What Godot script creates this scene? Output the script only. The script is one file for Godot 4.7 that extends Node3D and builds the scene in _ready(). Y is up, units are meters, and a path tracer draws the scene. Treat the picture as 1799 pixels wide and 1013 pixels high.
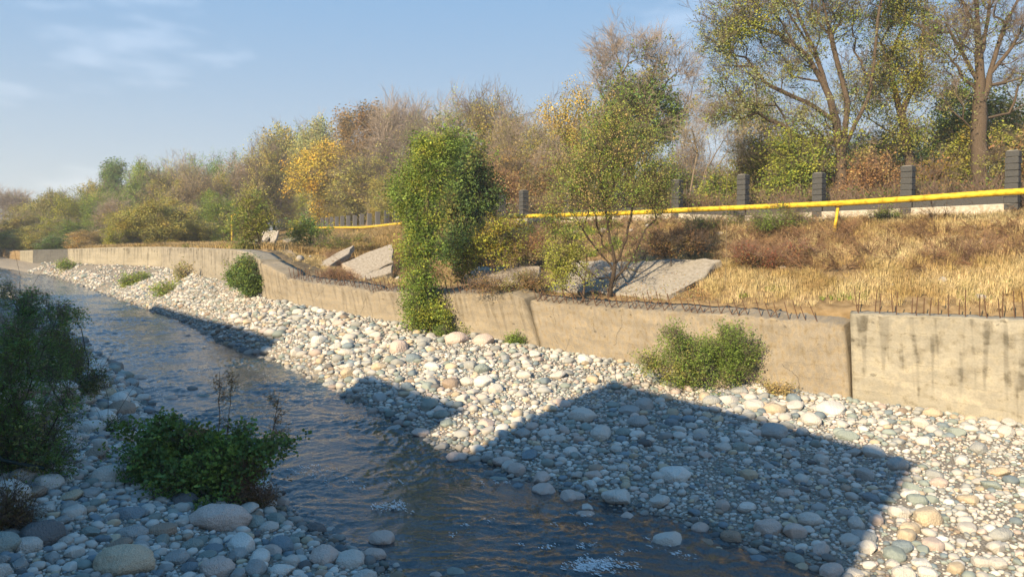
extends Node3D
# A stony river between a gravel bank with a broken concrete wall and a shaded left bank.
# x right, y up, -z away from the viewer. "at" turns a place in the photograph and a distance into a point.

const FOCAL := 1334.0
const EYE := 4.4
const PITCH := 0.042328
const TAU_ := PI * 2.0
const SUN_FLAT := Vector2(0.6, 0.8)      # way the light travels, (x, distance)
const SUN_ELEV := 27.0

var rng := RandomNumberGenerator.new()
var cache := {}
var names_used := {}
var river := {}
var upland := {}
var rough := FastNoiseLite.new()
var label_seen := {}

# ------------------------------------------------------------------ measuring
func at(px: float, py: float, d: float) -> Vector3:
	var x := (px - 899.5) / FOCAL
	var y := (506.5 - py) / FOCAL
	var wy := y * cos(PITCH) - sin(PITCH)
	var wz := -y * sin(PITCH) - cos(PITCH)
	var k := d / -wz
	return Vector3(x * k, wy * k + EYE, -d)

func pixel(p: Vector3) -> Vector3:
	var v := p - Vector3(0, EYE, 0)
	var y := v.y * cos(PITCH) - v.z * sin(PITCH)
	var cz := -v.z * cos(PITCH) - v.y * sin(PITCH)
	return Vector3(899.5 + FOCAL * v.x / cz, 506.5 - FOCAL * y / cz, cz)

func water_y(x: float, d: float) -> float:
	return 0.2 + 0.035 * (-0.76 * x + 0.65 * (d - 10.0))

func rr(a: float, b: float) -> float:
	return rng.randf_range(a, b)

# ------------------------------------------------------------------ objects
func numbered(called: String) -> String:
	var n: int = names_used.get(called, -1) + 1
	names_used[called] = n
	return called if n == 0 else "%s_%03d" % [called, n]

func tag(o: Node, label := "", category := "", group := "", kind := "") -> Node:
	if label: o.set_meta("label", label)
	if category: o.set_meta("category", category)
	if group: o.set_meta("group", group)
	if kind: o.set_meta("kind", kind)
	return o

func thing(called: String, label: String, category: String, where := Vector3.ZERO, group := "") -> Node3D:
	var o := Node3D.new()
	o.name = numbered(called)
	add_child(o, true)
	o.position = where
	tag(o, label, category, group)
	return o

func part(called: String, mesh: Mesh, m: Material, parent: Node = null, where := Transform3D()) -> MeshInstance3D:
	var o := MeshInstance3D.new()
	o.mesh = mesh
	o.material_override = m
	o.transform = where
	if parent == null:
		o.name = numbered(called)
		add_child(o, true)
	else:
		var key := "%d/%s" % [parent.get_instance_id(), called]
		var n: int = names_used.get(key, -1) + 1
		names_used[key] = n
		o.name = called if n == 0 else "%s_%03d" % [called, n]
		parent.add_child(o, true)
	return o

func many(called: String, mesh: Mesh, m: Material, places: Array, tints: Array, parent: Node = null) -> MultiMeshInstance3D:
	var mm := MultiMesh.new()
	mm.transform_format = MultiMesh.TRANSFORM_3D
	mm.use_colors = true
	mm.mesh = mesh
	mm.instance_count = places.size()
	for i in places.size():
		mm.set_instance_transform(i, places[i])
		mm.set_instance_color(i, tints[i])
	var o := MultiMeshInstance3D.new()
	o.multimesh = mm
	o.material_override = m
	if parent == null:
		o.name = numbered(called)
		add_child(o, true)
	else:
		var key := "%d/%s" % [parent.get_instance_id(), called]
		var n: int = names_used.get(key, -1) + 1
		names_used[key] = n
		o.name = called if n == 0 else "%s_%03d" % [called, n]
		parent.add_child(o, true)
	o.set_meta("kind", "stuff")
	return o

# ------------------------------------------------------------------ meshes
func solid(v: PackedVector3Array, idx: PackedInt32Array, uv = null, smooth := true) -> ArrayMesh:
	var a := []
	a.resize(Mesh.ARRAY_MAX)
	if smooth:
		var n := PackedVector3Array()
		n.resize(v.size())
		for t in range(0, idx.size(), 3):
			var c := (v[idx[t + 2]] - v[idx[t]]).cross(v[idx[t + 1]] - v[idx[t]])
			n[idx[t]] += c
			n[idx[t + 1]] += c
			n[idx[t + 2]] += c
		for i in n.size():
			n[i] = n[i].normalized() if n[i].length_squared() > 1e-16 else Vector3.UP
		a[Mesh.ARRAY_VERTEX] = v
		a[Mesh.ARRAY_NORMAL] = n
		a[Mesh.ARRAY_INDEX] = idx
		if uv != null: a[Mesh.ARRAY_TEX_UV] = uv
	else:
		var v2 := PackedVector3Array()
		var n2 := PackedVector3Array()
		var u2 := PackedVector2Array()
		for t in range(0, idx.size(), 3):
			var c := (v[idx[t + 2]] - v[idx[t]]).cross(v[idx[t + 1]] - v[idx[t]]).normalized()
			for k in 3:
				v2.append(v[idx[t + k]])
				n2.append(c)
				if uv != null: u2.append(uv[idx[t + k]])
		a[Mesh.ARRAY_VERTEX] = v2
		a[Mesh.ARRAY_NORMAL] = n2
		if uv != null: a[Mesh.ARRAY_TEX_UV] = u2
	var m := ArrayMesh.new()
	m.add_surface_from_arrays(Mesh.PRIMITIVE_TRIANGLES, a)
	return m

func grid_mesh(p: PackedVector3Array, rows: int, cols: int, flip := false, uv = null) -> ArrayMesh:
	var idx := PackedInt32Array()
	for i in rows - 1:
		for j in cols - 1:
			var a := i * cols + j
			var b := a + 1
			var c := a + cols
			var e := c + 1
			if flip: idx.append_array([a, b, e, a, e, c])
			else: idx.append_array([a, e, b, a, c, e])
	return solid(p, idx, uv)

# tubes collected into one set of arrays
func tubes() -> Dictionary:
	return {"v": PackedVector3Array(), "i": PackedInt32Array()}

func tube(t: Dictionary, pts: Array, radii: Array, sides := 6, caps := false) -> void:
	var v: PackedVector3Array = t.v
	var idx: PackedInt32Array = t.i
	var first := v.size()
	var n := pts.size()
	var u := Vector3.ZERO
	for i in n:
		var dir: Vector3 = (pts[mini(i + 1, n - 1)] - pts[maxi(i - 1, 0)]).normalized()
		if i == 0:
			u = dir.cross(Vector3(0.31, 0.17, 0.93)).normalized()
		u = (u - dir * u.dot(dir)).normalized()
		var w := dir.cross(u)
		for s in sides:
			var a := TAU_ * s / sides
			v.append(pts[i] + (u * cos(a) + w * sin(a)) * radii[i])
	for i in n - 1:
		for s in sides:
			var a := first + i * sides + s
			var b := first + i * sides + (s + 1) % sides
			idx.append_array([a, b + sides, b, a, a + sides, b + sides])
	if caps:
		for e in 2:
			var c := v.size()
			v.append(pts[0] if e == 0 else pts[n - 1])
			var base := first + (0 if e == 0 else (n - 1) * sides)
			for s in sides:
				var a := base + s
				var b := base + (s + 1) % sides
				if e == 0: idx.append_array([c, a, b])
				else: idx.append_array([c, b, a])
	t.v = v
	t.i = idx

func box_mesh(size: Vector3, bevel := 0.01) -> ArrayMesh:
	var key := "box%s%s" % [size, bevel]
	if cache.has(key): return cache[key]
	# a box with chamfered edges: three shells of corner points
	var h := size * 0.5
	var v := PackedVector3Array()
	var idx := PackedInt32Array()
	var corner := {}
	for sx in [-1, 1]:
		for sy in [-1, 1]:
			for sz in [-1, 1]:
				for ax in 3:
					var p := Vector3(sx * h.x, sy * h.y, sz * h.z)
					for k in 3:
						if k != ax: p[k] -= signf(p[k]) * bevel
					corner[[sx, sy, sz, ax]] = v.size()
					v.append(p)
	var tri := func(a: int, b: int, c: int):
		var nn := (v[c] - v[a]).cross(v[b] - v[a])
		if nn.dot(v[a] + v[b] + v[c]) < 0: idx.append_array([a, c, b])
		else: idx.append_array([a, b, c])
	for ax in 3:
		var b := (ax + 1) % 3
		var c := (ax + 2) % 3
		for s in [-1, 1]:
			var q := []
			for m in [[-1, -1], [1, -1], [1, 1], [-1, 1]]:
				var k := [0, 0, 0, ax]
				k[ax] = s
				k[b] = m[0]
				k[c] = m[1]
				q.append(corner[k])
			tri.call(q[0], q[1], q[2])
			tri.call(q[0], q[2], q[3])
			for s2 in [-1, 1]:
				var e := []
				for m in [-1, 1]:
					var k1 := [0, 0, 0, ax]
					var k2 := [0, 0, 0, b]
					k1[ax] = s
					k1[b] = s2
					k1[c] = m
					k2[ax] = s
					k2[b] = s2
					k2[c] = m
					e.append(corner[k1])
					e.append(corner[k2])
				tri.call(e[0], e[1], e[3])
				tri.call(e[0], e[3], e[2])
	for sx in [-1, 1]:
		for sy in [-1, 1]:
			for sz in [-1, 1]:
				tri.call(corner[[sx, sy, sz, 0]], corner[[sx, sy, sz, 1]], corner[[sx, sy, sz, 2]])
	cache[key] = solid(v, idx, null, false)
	return cache[key]

func icosphere(sub: int) -> Dictionary:
	var key := "ico%d" % sub
	if cache.has(key): return cache[key]
	var g := (1.0 + sqrt(5.0)) / 2.0
	var v := PackedVector3Array([Vector3(-1, g, 0), Vector3(1, g, 0), Vector3(-1, -g, 0), Vector3(1, -g, 0), Vector3(0, -1, g), Vector3(0, 1, g), Vector3(0, -1, -g), Vector3(0, 1, -g), Vector3(g, 0, -1), Vector3(g, 0, 1), Vector3(-g, 0, -1), Vector3(-g, 0, 1)])
	for i in 12: v[i] = v[i].normalized()
	var f := PackedInt32Array([0, 11, 5, 0, 5, 1, 0, 1, 7, 0, 7, 10, 0, 10, 11, 1, 5, 9, 5, 11, 4, 11, 10, 2, 10, 7, 6, 7, 1, 8, 3, 9, 4, 3, 4, 2, 3, 2, 6, 3, 6, 8, 3, 8, 9, 4, 9, 5, 2, 4, 11, 6, 2, 10, 8, 6, 7, 9, 8, 1])
	for s in sub:
		var mid := {}
		var f2 := PackedInt32Array()
		for t in range(0, f.size(), 3):
			var m := []
			for k in 3:
				var a := f[t + k]
				var b := f[t + (k + 1) % 3]
				var e := Vector2i(mini(a, b), maxi(a, b))
				if not mid.has(e):
					mid[e] = v.size()
					v.append(((v[a] + v[b]) * 0.5).normalized())
				m.append(mid[e])
			f2.append_array([f[t], m[0], m[2], f[t + 1], m[1], m[0], f[t + 2], m[2], m[1], m[0], m[1], m[2]])
		f = f2
	for t in range(0, f.size(), 3):
		if (v[f[t + 2]] - v[f[t]]).cross(v[f[t + 1]] - v[f[t]]).dot(v[f[t]]) < 0:
			var k := f[t + 1]
			f[t + 1] = f[t + 2]
			f[t + 2] = k
	cache[key] = {"v": v, "f": f}
	return cache[key]

func stone_mesh(n: int, sub: int, angular := 0.0) -> ArrayMesh:
	var r := RandomNumberGenerator.new()
	r.seed = 900 + n * 17
	var ico := icosphere(sub)
	var v: PackedVector3Array = ico.v.duplicate()
	var fx := FastNoiseLite.new()
	fx.seed = 40 + n
	fx.frequency = 0.8
	var fy := FastNoiseLite.new()
	fy.seed = 140 + n
	fy.frequency = 2.6
	var flat := Vector3(1.0, r.randf_range(0.48, 0.7), r.randf_range(0.64, 0.95))
	var cuts := []
	for k in 3 + int(angular * 6):
		var c := Vector3(r.randf_range(-1, 1), r.randf_range(-0.7, 1), r.randf_range(-1, 1)).normalized()
		cuts.append([c, r.randf_range(0.72, 0.9) - angular * 0.16])
	for i in v.size():
		var p := v[i]
		var q := p * (1.0 + 0.16 * fx.get_noise_3dv(p * 1.2) + 0.03 * fy.get_noise_3dv(p))
		for c in cuts:
			var over: float = q.dot(c[0]) - c[1]
			if over > 0: q -= c[0] * over * (0.7 + angular * 0.25)
		v[i] = q * flat * 0.5
	return solid(v, ico.f)

# ------------------------------------------------------------------ materials
func lin(r: float, g: float, b: float) -> Color:
	return Color(r, g, b).linear_to_srgb()

func noise(s: int, freq: float, kind := FastNoiseLite.TYPE_SIMPLEX_SMOOTH, oct := 4) -> FastNoiseLite:
	var n := FastNoiseLite.new()
	n.seed = s
	n.noise_type = kind
	n.frequency = freq
	n.fractal_octaves = oct
	return n

func speckle(s: int, freq: float, lo: Color, hi: Color, size := 256, mid = null, kind := FastNoiseLite.TYPE_SIMPLEX_SMOOTH) -> NoiseTexture2D:
	var t := NoiseTexture2D.new()
	t.width = size
	t.height = size
	t.seamless = true
	t.noise = noise(s, freq, kind)
	var g := Gradient.new()
	g.set_color(0, lo)
	g.set_color(1, hi)
	if mid != null: g.add_point(0.5, mid)
	t.color_ramp = g
	return t

func relief(s: int, freq: float, size := 256, kind := FastNoiseLite.TYPE_SIMPLEX_SMOOTH) -> NoiseTexture2D:
	var t := NoiseTexture2D.new()
	t.width = size
	t.height = size
	t.seamless = true
	t.noise = noise(s, freq, kind, 5)
	return t

func mat(c: Color, roughness := 0.9, called := "") -> StandardMaterial3D:
	var m := StandardMaterial3D.new()
	m.albedo_color = c
	m.roughness = roughness
	m.metallic_specular = 0.35
	m.resource_name = called
	return m

func textured(c: Color, tex: Texture2D, scale: float, bump: Texture2D = null, height := 1.0, world := false, roughness := 0.92) -> StandardMaterial3D:
	var m := mat(c, roughness)
	m.albedo_texture = tex
	m.uv1_triplanar = true
	m.uv1_world_triplanar = world
	m.uv1_scale = Vector3.ONE * scale
	if bump:
		m.heightmap_enabled = true
		m.heightmap_texture = bump
		m.heightmap_scale = height
	return m

func leaf_mat(c: Color) -> StandardMaterial3D:
	var key := "leaf%s" % c
	if cache.has(key): return cache[key]
	var m := mat(c, 0.62)
	m.vertex_color_use_as_albedo = true
	m.backlight_enabled = true
	m.backlight = Color(0.5, 0.55, 0.3)
	m.cull_mode = BaseMaterial3D.CULL_DISABLED
	cache[key] = m
	return m

func tinted(c: Color, roughness := 0.9) -> StandardMaterial3D:
	var m := mat(c, roughness)
	m.vertex_color_use_as_albedo = true
	return m

# ------------------------------------------------------------------ the lie of the land
# stations from near (right) to far (left): left shore, right shore, wall foot line (x, distance), foot height, top height, fence (x, distance), fence height
func stations() -> Array:
	return [
		[Vector2(12, -8), Vector2(18, -6), Vector2(31, 6), 0.1, 3.0, Vector2(39.5, 0), 6.0],
		[Vector2(3.5, 3.5), Vector2(8.5, 3.5), Vector2(19, 13.1), 0.3, 3.0, Vector2(27, 12.4), 5.65],
		[Vector2(-1.68, 9.9), Vector2(4.49, 10.1), Vector2(11.36, 16.8), 0.66, 3.0, Vector2(15.8, 23.7), 5.6],
		[Vector2(-2.62, 10.75), Vector2(2.26, 12.1), Vector2(8.22, 18.3), 0.95, 3.02, Vector2(13.5, 26), 5.58],
		[Vector2(-3.6, 12.0), Vector2(0.35, 13.5), Vector2(4.74, 21), 1.12, 2.93, Vector2(9.1, 30.5), 5.6],
		[Vector2(-5.4, 14.2), Vector2(-2.2, 16.8), Vector2(0.5, 23.9), 1.62, 3.0, Vector2(4.8, 34.8), 5.95],
		[Vector2(-9.0, 18.5), Vector2(-4.94, 21.65), Vector2(-5.1, 28.5), 2.05, 3.05, Vector2(0.7, 39), 6.06],
		[Vector2(-10.9, 21.7), Vector2(-7.85, 25.6), Vector2(-9.59, 32.0), 2.46, 3.42, Vector2(-3.5, 45.2), 6.2],
		[Vector2(-11.7, 22.9), Vector2(-8.98, 27.1), Vector2(-11.03, 33.2), 2.61, 4.1, Vector2(-6, 50), 6.3],
		[Vector2(-14.2, 26), Vector2(-11.1, 29.7), Vector2(-12.65, 36), 3.05, 4.6, Vector2(-10.7, 65), 6.7],
		[Vector2(-20.6, 34.3), Vector2(-15.9, 36.7), Vector2(-20, 46.5), 3.4, 4.85, Vector2(-17, 80), 7.1],
		[Vector2(-30, 46), Vector2(-26, 49.2), Vector2(-26.4, 57), 3.63, 5.05, Vector2(-24, 95), 7.6],
		[Vector2(-41, 60), Vector2(-39, 65.5), Vector2(-40.85, 70.3), 3.82, 5.02, Vector2(-38, 130), 8.8],
		[Vector2(-60, 75), Vector2(-53.6, 79.5), Vector2(-55, 84), 4.0, 5.0, Vector2(-70, 170), 9.0],
		[Vector2(-130, 140), Vector2(-125, 150), Vector2(-122, 158), 7.8, 8.8, Vector2(-110, 220), 10.5],
		[Vector2(-300, 330), Vector2(-295, 345), Vector2(-290, 358), 16.7, 17.4, Vector2(-270, 420), 18.0],
	]

func p3(q: Vector2, y: float) -> Vector3:
	return Vector3(q.x, y, -q.y)

func loft(lines: Array, splits: Array) -> Dictionary:
	# lines[k] = row of points at station k; rows filled in between and smoothed, columns split
	var st := lines.size()
	var cols: int = lines[0].size()
	var rows := []
	for k in st - 1:
		var length: float = (lines[k + 1][cols / 2] - lines[k][cols / 2]).length()
		var m := clampi(int(length / 0.5), 4, 26)
		for i in m:
			var r := []
			for c in cols: r.append(lines[k][c].lerp(lines[k + 1][c], float(i) / m))
			rows.append(r)
	rows.append(lines[st - 1])
	for pass_ in 3:
		var before := rows.duplicate(true)
		for i in range(1, rows.size() - 1):
			for c in cols:
				rows[i][c] = before[i][c] * 0.5 + (before[i - 1][c] + before[i + 1][c]) * 0.25
	var p := PackedVector3Array()
	var wide := 1
	for s in splits: wide += s
	for r in rows:
		for c in cols - 1:
			for j in splits[c]:
				p.append(r[c].lerp(r[c + 1], float(j) / splits[c]))
		p.append(r[cols - 1])
	return {"p": p, "rows": rows.size(), "cols": wide, "guide": rows}

func raster(g: Dictionary, x0: float, d0: float, nx: int, nd: int, cell: float) -> void:
	var h := PackedFloat32Array()
	h.resize(nx * nd)
	h.fill(-999.0)
	var p: PackedVector3Array = g.p
	var cols: int = g.cols
	for i in g.rows - 1:
		for j in cols - 1:
			for half in 2:
				var a := p[i * cols + j]
				var b := p[(i + 1) * cols + j + 1]
				var c := p[i * cols + j + 1] if half == 0 else p[(i + 1) * cols + j]
				var ax := (a.x - x0) / cell
				var ad := (-a.z - d0) / cell
				var bx := (b.x - x0) / cell
				var bd := (-b.z - d0) / cell
				var cx := (c.x - x0) / cell
				var cd := (-c.z - d0) / cell
				var lox := maxi(0, int(ceil(minf(ax, minf(bx, cx)))))
				var hix := mini(nx - 1, int(floor(maxf(ax, maxf(bx, cx)))))
				var lod := maxi(0, int(ceil(minf(ad, minf(bd, cd)))))
				var hid := mini(nd - 1, int(floor(maxf(ad, maxf(bd, cd)))))
				if lox > hix or lod > hid: continue
				var det := (bx - ax) * (cd - ad) - (cx - ax) * (bd - ad)
				if absf(det) < 1e-9: continue
				for y in range(lod, hid + 1):
					for x in range(lox, hix + 1):
						var u := ((x - ax) * (cd - ad) - (cx - ax) * (y - ad)) / det
						var w := ((bx - ax) * (y - ad) - (x - ax) * (bd - ad)) / det
						if u > -0.001 and w > -0.001 and u + w < 1.002:
							h[y * nx + x] = a.y + u * (b.y - a.y) + w * (c.y - a.y)
	g.h = h
	g.x0 = x0
	g.d0 = d0
	g.nx = nx
	g.nd = nd
	g.cell = cell

func height(g: Dictionary, x: float, d: float) -> float:
	var fx: float = (x - g.x0) / g.cell
	var fd: float = (d - g.d0) / g.cell
	var i := int(floor(fx))
	var j := int(floor(fd))
	if i < 0 or j < 0 or i >= g.nx - 1 or j >= g.nd - 1: return -999.0
	var h: PackedFloat32Array = g.h
	var k: int = j * g.nx + i
	var a := h[k]
	var b := h[k + 1]
	var c := h[k + g.nx]
	var e := h[k + g.nx + 1]
	var low := minf(minf(a, b), minf(c, e))
	if low < -900.0: return maxf(maxf(a, b), maxf(c, e))
	fx -= i
	fd -= j
	return lerpf(lerpf(a, b, fx), lerpf(c, e, fx), fd)

func meet(g: Dictionary, px: float, py: float, from := 6.0, to := 200.0) -> Vector3:
	var d := from
	while d < to:
		var p := at(px, py, d)
		var h := height(g, p.x, d)
		if h > -900.0 and p.y <= h:
			return Vector3(p.x, h, -d)
		d += 0.05 if d < 45.0 else 0.25
	return Vector3(0, -999, 0)

func on_upland(x: float, d: float) -> Vector3:
	var h := height(upland, x, d)
	return Vector3(x, h if h > -900.0 else 8.0, -d)

func build_land() -> void:
	var st := stations()
	var a := []
	var b := []
	var n := 0
	for s in st:
		var L: Vector2 = s[0]
		var S: Vector2 = s[1]
		var W: Vector2 = s[2]
		var away := (W - S).normalized()
		var wl: float = water_y(L.x, L.y)
		var ws: float = water_y(S.x, S.y)
		a.append([
			p3(L - away * 70, wl + 3.6), p3(L - away * 20, wl + 2.2), p3(L - away * 5, wl + 0.72), p3(L - away * 1.3, wl + 0.22), p3(L, wl),
			p3(L.lerp(S, 0.3), wl - 0.32), p3(L.lerp(S, 0.7), ws - 0.36), p3(S, ws - 0.01), p3(S.lerp(W, 0.15), lerpf(ws, s[3], 0.24)),
			p3(S.lerp(W, 0.5), lerpf(ws, s[3], 0.6)), p3(S.lerp(W, 0.85), lerpf(ws, s[3], 0.9)), p3(W, s[3]), p3(W + away * 0.35, s[3] - 0.1)])
		var run_: Vector2 = (st[mini(n + 1, st.size() - 1)][2] - st[maxi(n - 1, 0)][2]).normalized()
		var side := Vector2(-run_.y, run_.x)
		if side.dot(s[5] - W) < 0: side = -side
		var back := (s[5] - W) as Vector2
		var f := [0.2, 0.55, 0.92] if n < 5 else [0.03, 0.17, 0.75]
		if n == 5: f = [0.18, 0.42, 0.9]
		var e := 0.78 if n >= 2 and n <= 10 else 0.26
		var up_ := 0.14 if n >= 3 and n <= 9 else 0.0
		var nf := Vector2(0.7, 0.72)
		b.append([
			p3(W + side * e, s[3] - 0.5), p3(W + side * (e + 0.04), s[4] - 0.2 + up_), p3(W + side * (e + 0.3), s[4] - 0.02 + up_), p3(W + back * 0.25, lerpf(s[4], s[6], f[0])), p3(W + back * 0.52, lerpf(s[4], s[6], f[1])),
			p3(W + back * 0.8, lerpf(s[4], s[6], f[2])), p3(s[5], s[6]), p3(s[5] + nf * 15.0, s[6] + 0.3), p3(s[5] + nf * 90.0, s[6] + 1.0), p3(s[5] + nf * 500.0, s[6] + 5.0)])
		n += 1
	river = loft(a, [5, 8, 14, 8, 5, 5, 5, 6, 12, 12, 6, 1])
	upland = loft(b, [3, 1, 4, 10, 10, 10, 8, 8, 6])
	for g in [river, upland]:
		var p: PackedVector3Array = g.p
		for i in p.size():
			var q := p[i]
			var amp := 0.05 if g == river else 0.12
			p[i].y += amp * rough.get_noise_2d(q.x * 1.0, q.z * 1.0) + amp * 0.5 * rough.get_noise_2d(q.x * 3.7, q.z * 3.7)
		g.p = p
	raster(river, -46.0, -3.0, 400, 400, 0.2)
	raster(upland, -140.0, -10.0, 400, 440, 0.5)
	var stony := textured(lin(0.4, 0.37, 0.33), speckle(3, 0.09, Color(0.45, 0.45, 0.46), Color(1, 1, 0.97), 512, Color(0.75, 0.74, 0.72), FastNoiseLite.TYPE_CELLULAR), 0.55, relief(4, 0.08, 512, FastNoiseLite.TYPE_CELLULAR), 2.0, true, 0.95)
	tag(part("river_bank_ground", grid_mesh(river.p, river.rows, river.cols, true), stony), "pale gravel ground of the river bed and its two banks", "", "", "structure")
	var earth := textured(lin(0.33, 0.265, 0.18), speckle(6, 0.02, Color(0.55, 0.5, 0.42), Color(1, 0.97, 0.9), 512, Color(0.82, 0.78, 0.7)), 0.3, relief(7, 0.05, 512), 3.0, true, 0.97)
	tag(part("upper_bank_ground", grid_mesh(upland.p, upland.rows, upland.cols, true), earth), "dry earth of the upper bank behind the wall and under the trees", "", "", "structure")
	var base := PackedVector3Array()
	for x in [-900, 900]:
		for z in [-900, 900]: base.append(Vector3(x, -3.0, z))
	tag(part("ground", grid_mesh(base, 2, 2, false), earth), "low ground that runs out to the horizon", "", "", "structure")

# ------------------------------------------------------------------ water
func build_water() -> void:
	var guide: Array = river.guide
	var rows := []
	for i in guide.size() - 1:
		var a: Array = guide[i]
		var b: Array = guide[i + 1]
		var length: float = (b[6] - a[6]).length()
		var d: float = -a[6].z
		var step := 0.05 if d > 6 and d < 22 else (0.1 if d < 50 else 0.5)
		if d > 100 or d < 0: step = 6.0
		var m := maxi(1, int(length / step))
		for k in m:
			var t := float(k) / m
			rows.append([a[4].lerp(b[4], t), a[7].lerp(b[7], t)])
	var cols := 112
	var p := PackedVector3Array()
	var n1 := noise(31, 0.55, FastNoiseLite.TYPE_SIMPLEX_SMOOTH, 2)
	var n2 := noise(32, 1.5, FastNoiseLite.TYPE_SIMPLEX_SMOOTH, 2)
	var n3 := noise(33, 4.2, FastNoiseLite.TYPE_SIMPLEX_SMOOTH, 2)
	var n5 := noise(35, 8.0, FastNoiseLite.TYPE_SIMPLEX_SMOOTH, 1)
	var n4 := noise(34, 0.2, FastNoiseLite.TYPE_SIMPLEX_SMOOTH, 2)
	var along := 0.0
	for i in rows.size():
		if i > 0: along += (rows[i][0].lerp(rows[i][1], 0.5) - rows[i - 1][0].lerp(rows[i - 1][1], 0.5)).length()
		var L: Vector3 = rows[i][0]
		var S: Vector3 = rows[i][1]
		var wide := (S - L).length()
		L -= (S - L).normalized() * 0.5
		S += (S - L).normalized() * 0.5
		for j in cols:
			var t := float(j) / (cols - 1)
			var q := L.lerp(S, t)
			q.y = water_y(q.x, -q.z)
			var across := t * (wide + 1.0)
			var rush := clampf(0.75 + 0.9 * n4.get_noise_2d(along, across), 0.3, 1.4) * smoothstep(0.0, 0.12, t) * smoothstep(1.0, 0.88, t)
			var warp := 0.5 * n1.get_noise_2d(along * 0.6 + 40.0, across * 0.8)
			var h := 0.04 * n1.get_noise_2d(along * 1.1, across * 0.8 + warp) + 0.07 * (0.45 - absf(n2.get_noise_2d(along * 0.9 + warp, across * 0.6))) + 0.036 * (0.3 - absf(n3.get_noise_2d(along + warp, across * 0.75))) + 0.014 * n5.get_noise_2d(along + warp, across * 0.8)
			q.y += h * rush
			p.append(q)
	var m := mat(Color(lin(0.016, 0.04, 0.054), 0.7), 0.04, "river water")
	m.transparency = BaseMaterial3D.TRANSPARENCY_ALPHA
	m.metallic_specular = 0.5
	var t := NoiseTexture2D.new()
	t.width = 512
	t.height = 512
	t.seamless = true
	t.as_normal_map = true
	t.bump_strength = 5.0
	t.noise = noise(36, 0.018, FastNoiseLite.TYPE_SIMPLEX_SMOOTH, 4)
	m.normal_enabled = true
	m.normal_texture = t
	m.normal_scale = 0.8
	m.uv1_triplanar = true
	m.uv1_world_triplanar = true
	m.uv1_scale = Vector3(1.3, 1.3, 1.3)
	var o := part("river_water", grid_mesh(p, rows.size(), cols, true), m)
	tag(o, "dark blue rippling water of the shallow river", "", "", "structure")
	# foam
	var places := []
	var tints := []
	var spots := [[1035, 997, 44, 10, 620], [690, 893, 34, 6, 200], [545, 829, 30, 7, 120], [990, 960, 70, 20, 60], [345, 655, 34, 8, 70], [865, 852, 30, 8, 30], [1110, 962, 60, 14, 60], [1010, 925, 40, 10, 30], [640, 850, 60, 12, 30], [255, 690, 22, 8, 30], [830, 930, 70, 20, 30], [1180, 975, 50, 12, 40], [540, 720, 80, 16, 24], [420, 660, 60, 12, 24], [1090, 985, 40, 12, 60]]
	for s in spots:
		var c := Vector2(s[0], s[1])
		for strand in maxi(3, s[4] / 9):
			var q := c + Vector2(rng.randfn() * s[2] * 0.5, rng.randfn() * s[3] * 0.5)
			var way := Vector2(rr(0.6, 1.0), rr(-0.15, 0.35))
			for k in 9:
				q += way * rr(0.5, 2.5) + Vector2(rng.randfn() * 4.0, rng.randfn() * 1.6)
				var hit := on_water(q.x, q.y)
				var size := rr(0.006, 0.018)
				places.append(Transform3D(Basis(Vector3.UP, -0.95 + rr(-0.5, 0.5)).scaled_local(Vector3(size * rr(2.0, 6.0), size * 0.7, size * rr(0.8, 1.6))), hit + Vector3(0, rr(0.02, 0.055), 0)))
				tints.append(Color(1, 1, 1) * rr(0.8, 1.1))
	var foam := many("foam", stone_mesh(77, 1), tinted(lin(0.75, 0.79, 0.82), 0.5), places, tints)
	tag(foam, "white foam flecks where the river breaks over stones", "", "", "stuff")

func on_water(px: float, py: float) -> Vector3:
	var r := at(px, py, 1.0)
	var a := r.x
	var b := r.y - EYE
	var d := (-0.0275 - EYE) / (b - 0.035 * (-0.76 * a + 0.65))
	return Vector3(a * d, EYE + b * d, -d)

# ------------------------------------------------------------------ stones
const STONE_TONES := [
	["pale granite", Color(0.595, 0.569, 0.519)], ["white", Color(0.700, 0.683, 0.633)], ["grey", Color(0.380, 0.392, 0.380)], ["greenish grey", Color(0.298, 0.348, 0.323)],
	["blue-grey", Color(0.227, 0.284, 0.316)], ["pinkish", Color(0.582, 0.487, 0.430)], ["tan", Color(0.557, 0.468, 0.342)], ["dark grey", Color(0.165, 0.165, 0.165)], ["brownish", Color(0.367, 0.291, 0.227)]]
var stones := []            # each: position, size, variant, tone, yaw, tilt, bank, v (0 water edge .. 1 wall), hero
var taken := {}
var ordinals := ["first", "second", "third", "fourth", "fifth", "sixth", "seventh", "eighth", "ninth", "tenth", "eleventh", "twelfth", "thirteenth", "fourteenth", "fifteenth", "sixteenth", "seventeenth", "eighteenth", "nineteenth", "twentieth"]

func roomy(x: float, d: float, r: float) -> bool:
	for i in range(int(floor((x - r) / 0.35)), int(floor((x + r) / 0.35)) + 1):
		for j in range(int(floor((d - r) / 0.35)), int(floor((d + r) / 0.35)) + 1):
			var key := Vector2i(i, j)
			if taken.has(key):
				for q in taken[key]:
					var dx: float = q.x - x
					var dd: float = q.y - d
					var lim: float = (q.z + r) * 0.8
					if dx * dx + dd * dd < lim * lim: return false
	return true

func take(x: float, d: float, r: float) -> void:
	for i in range(int(floor((x - r) / 0.35)), int(floor((x + r) / 0.35)) + 1):
		for j in range(int(floor((d - r) / 0.35)), int(floor((d + r) / 0.35)) + 1):
			var key := Vector2i(i, j)
			if not taken.has(key): taken[key] = []
			taken[key].append(Vector3(x, d, r))

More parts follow.
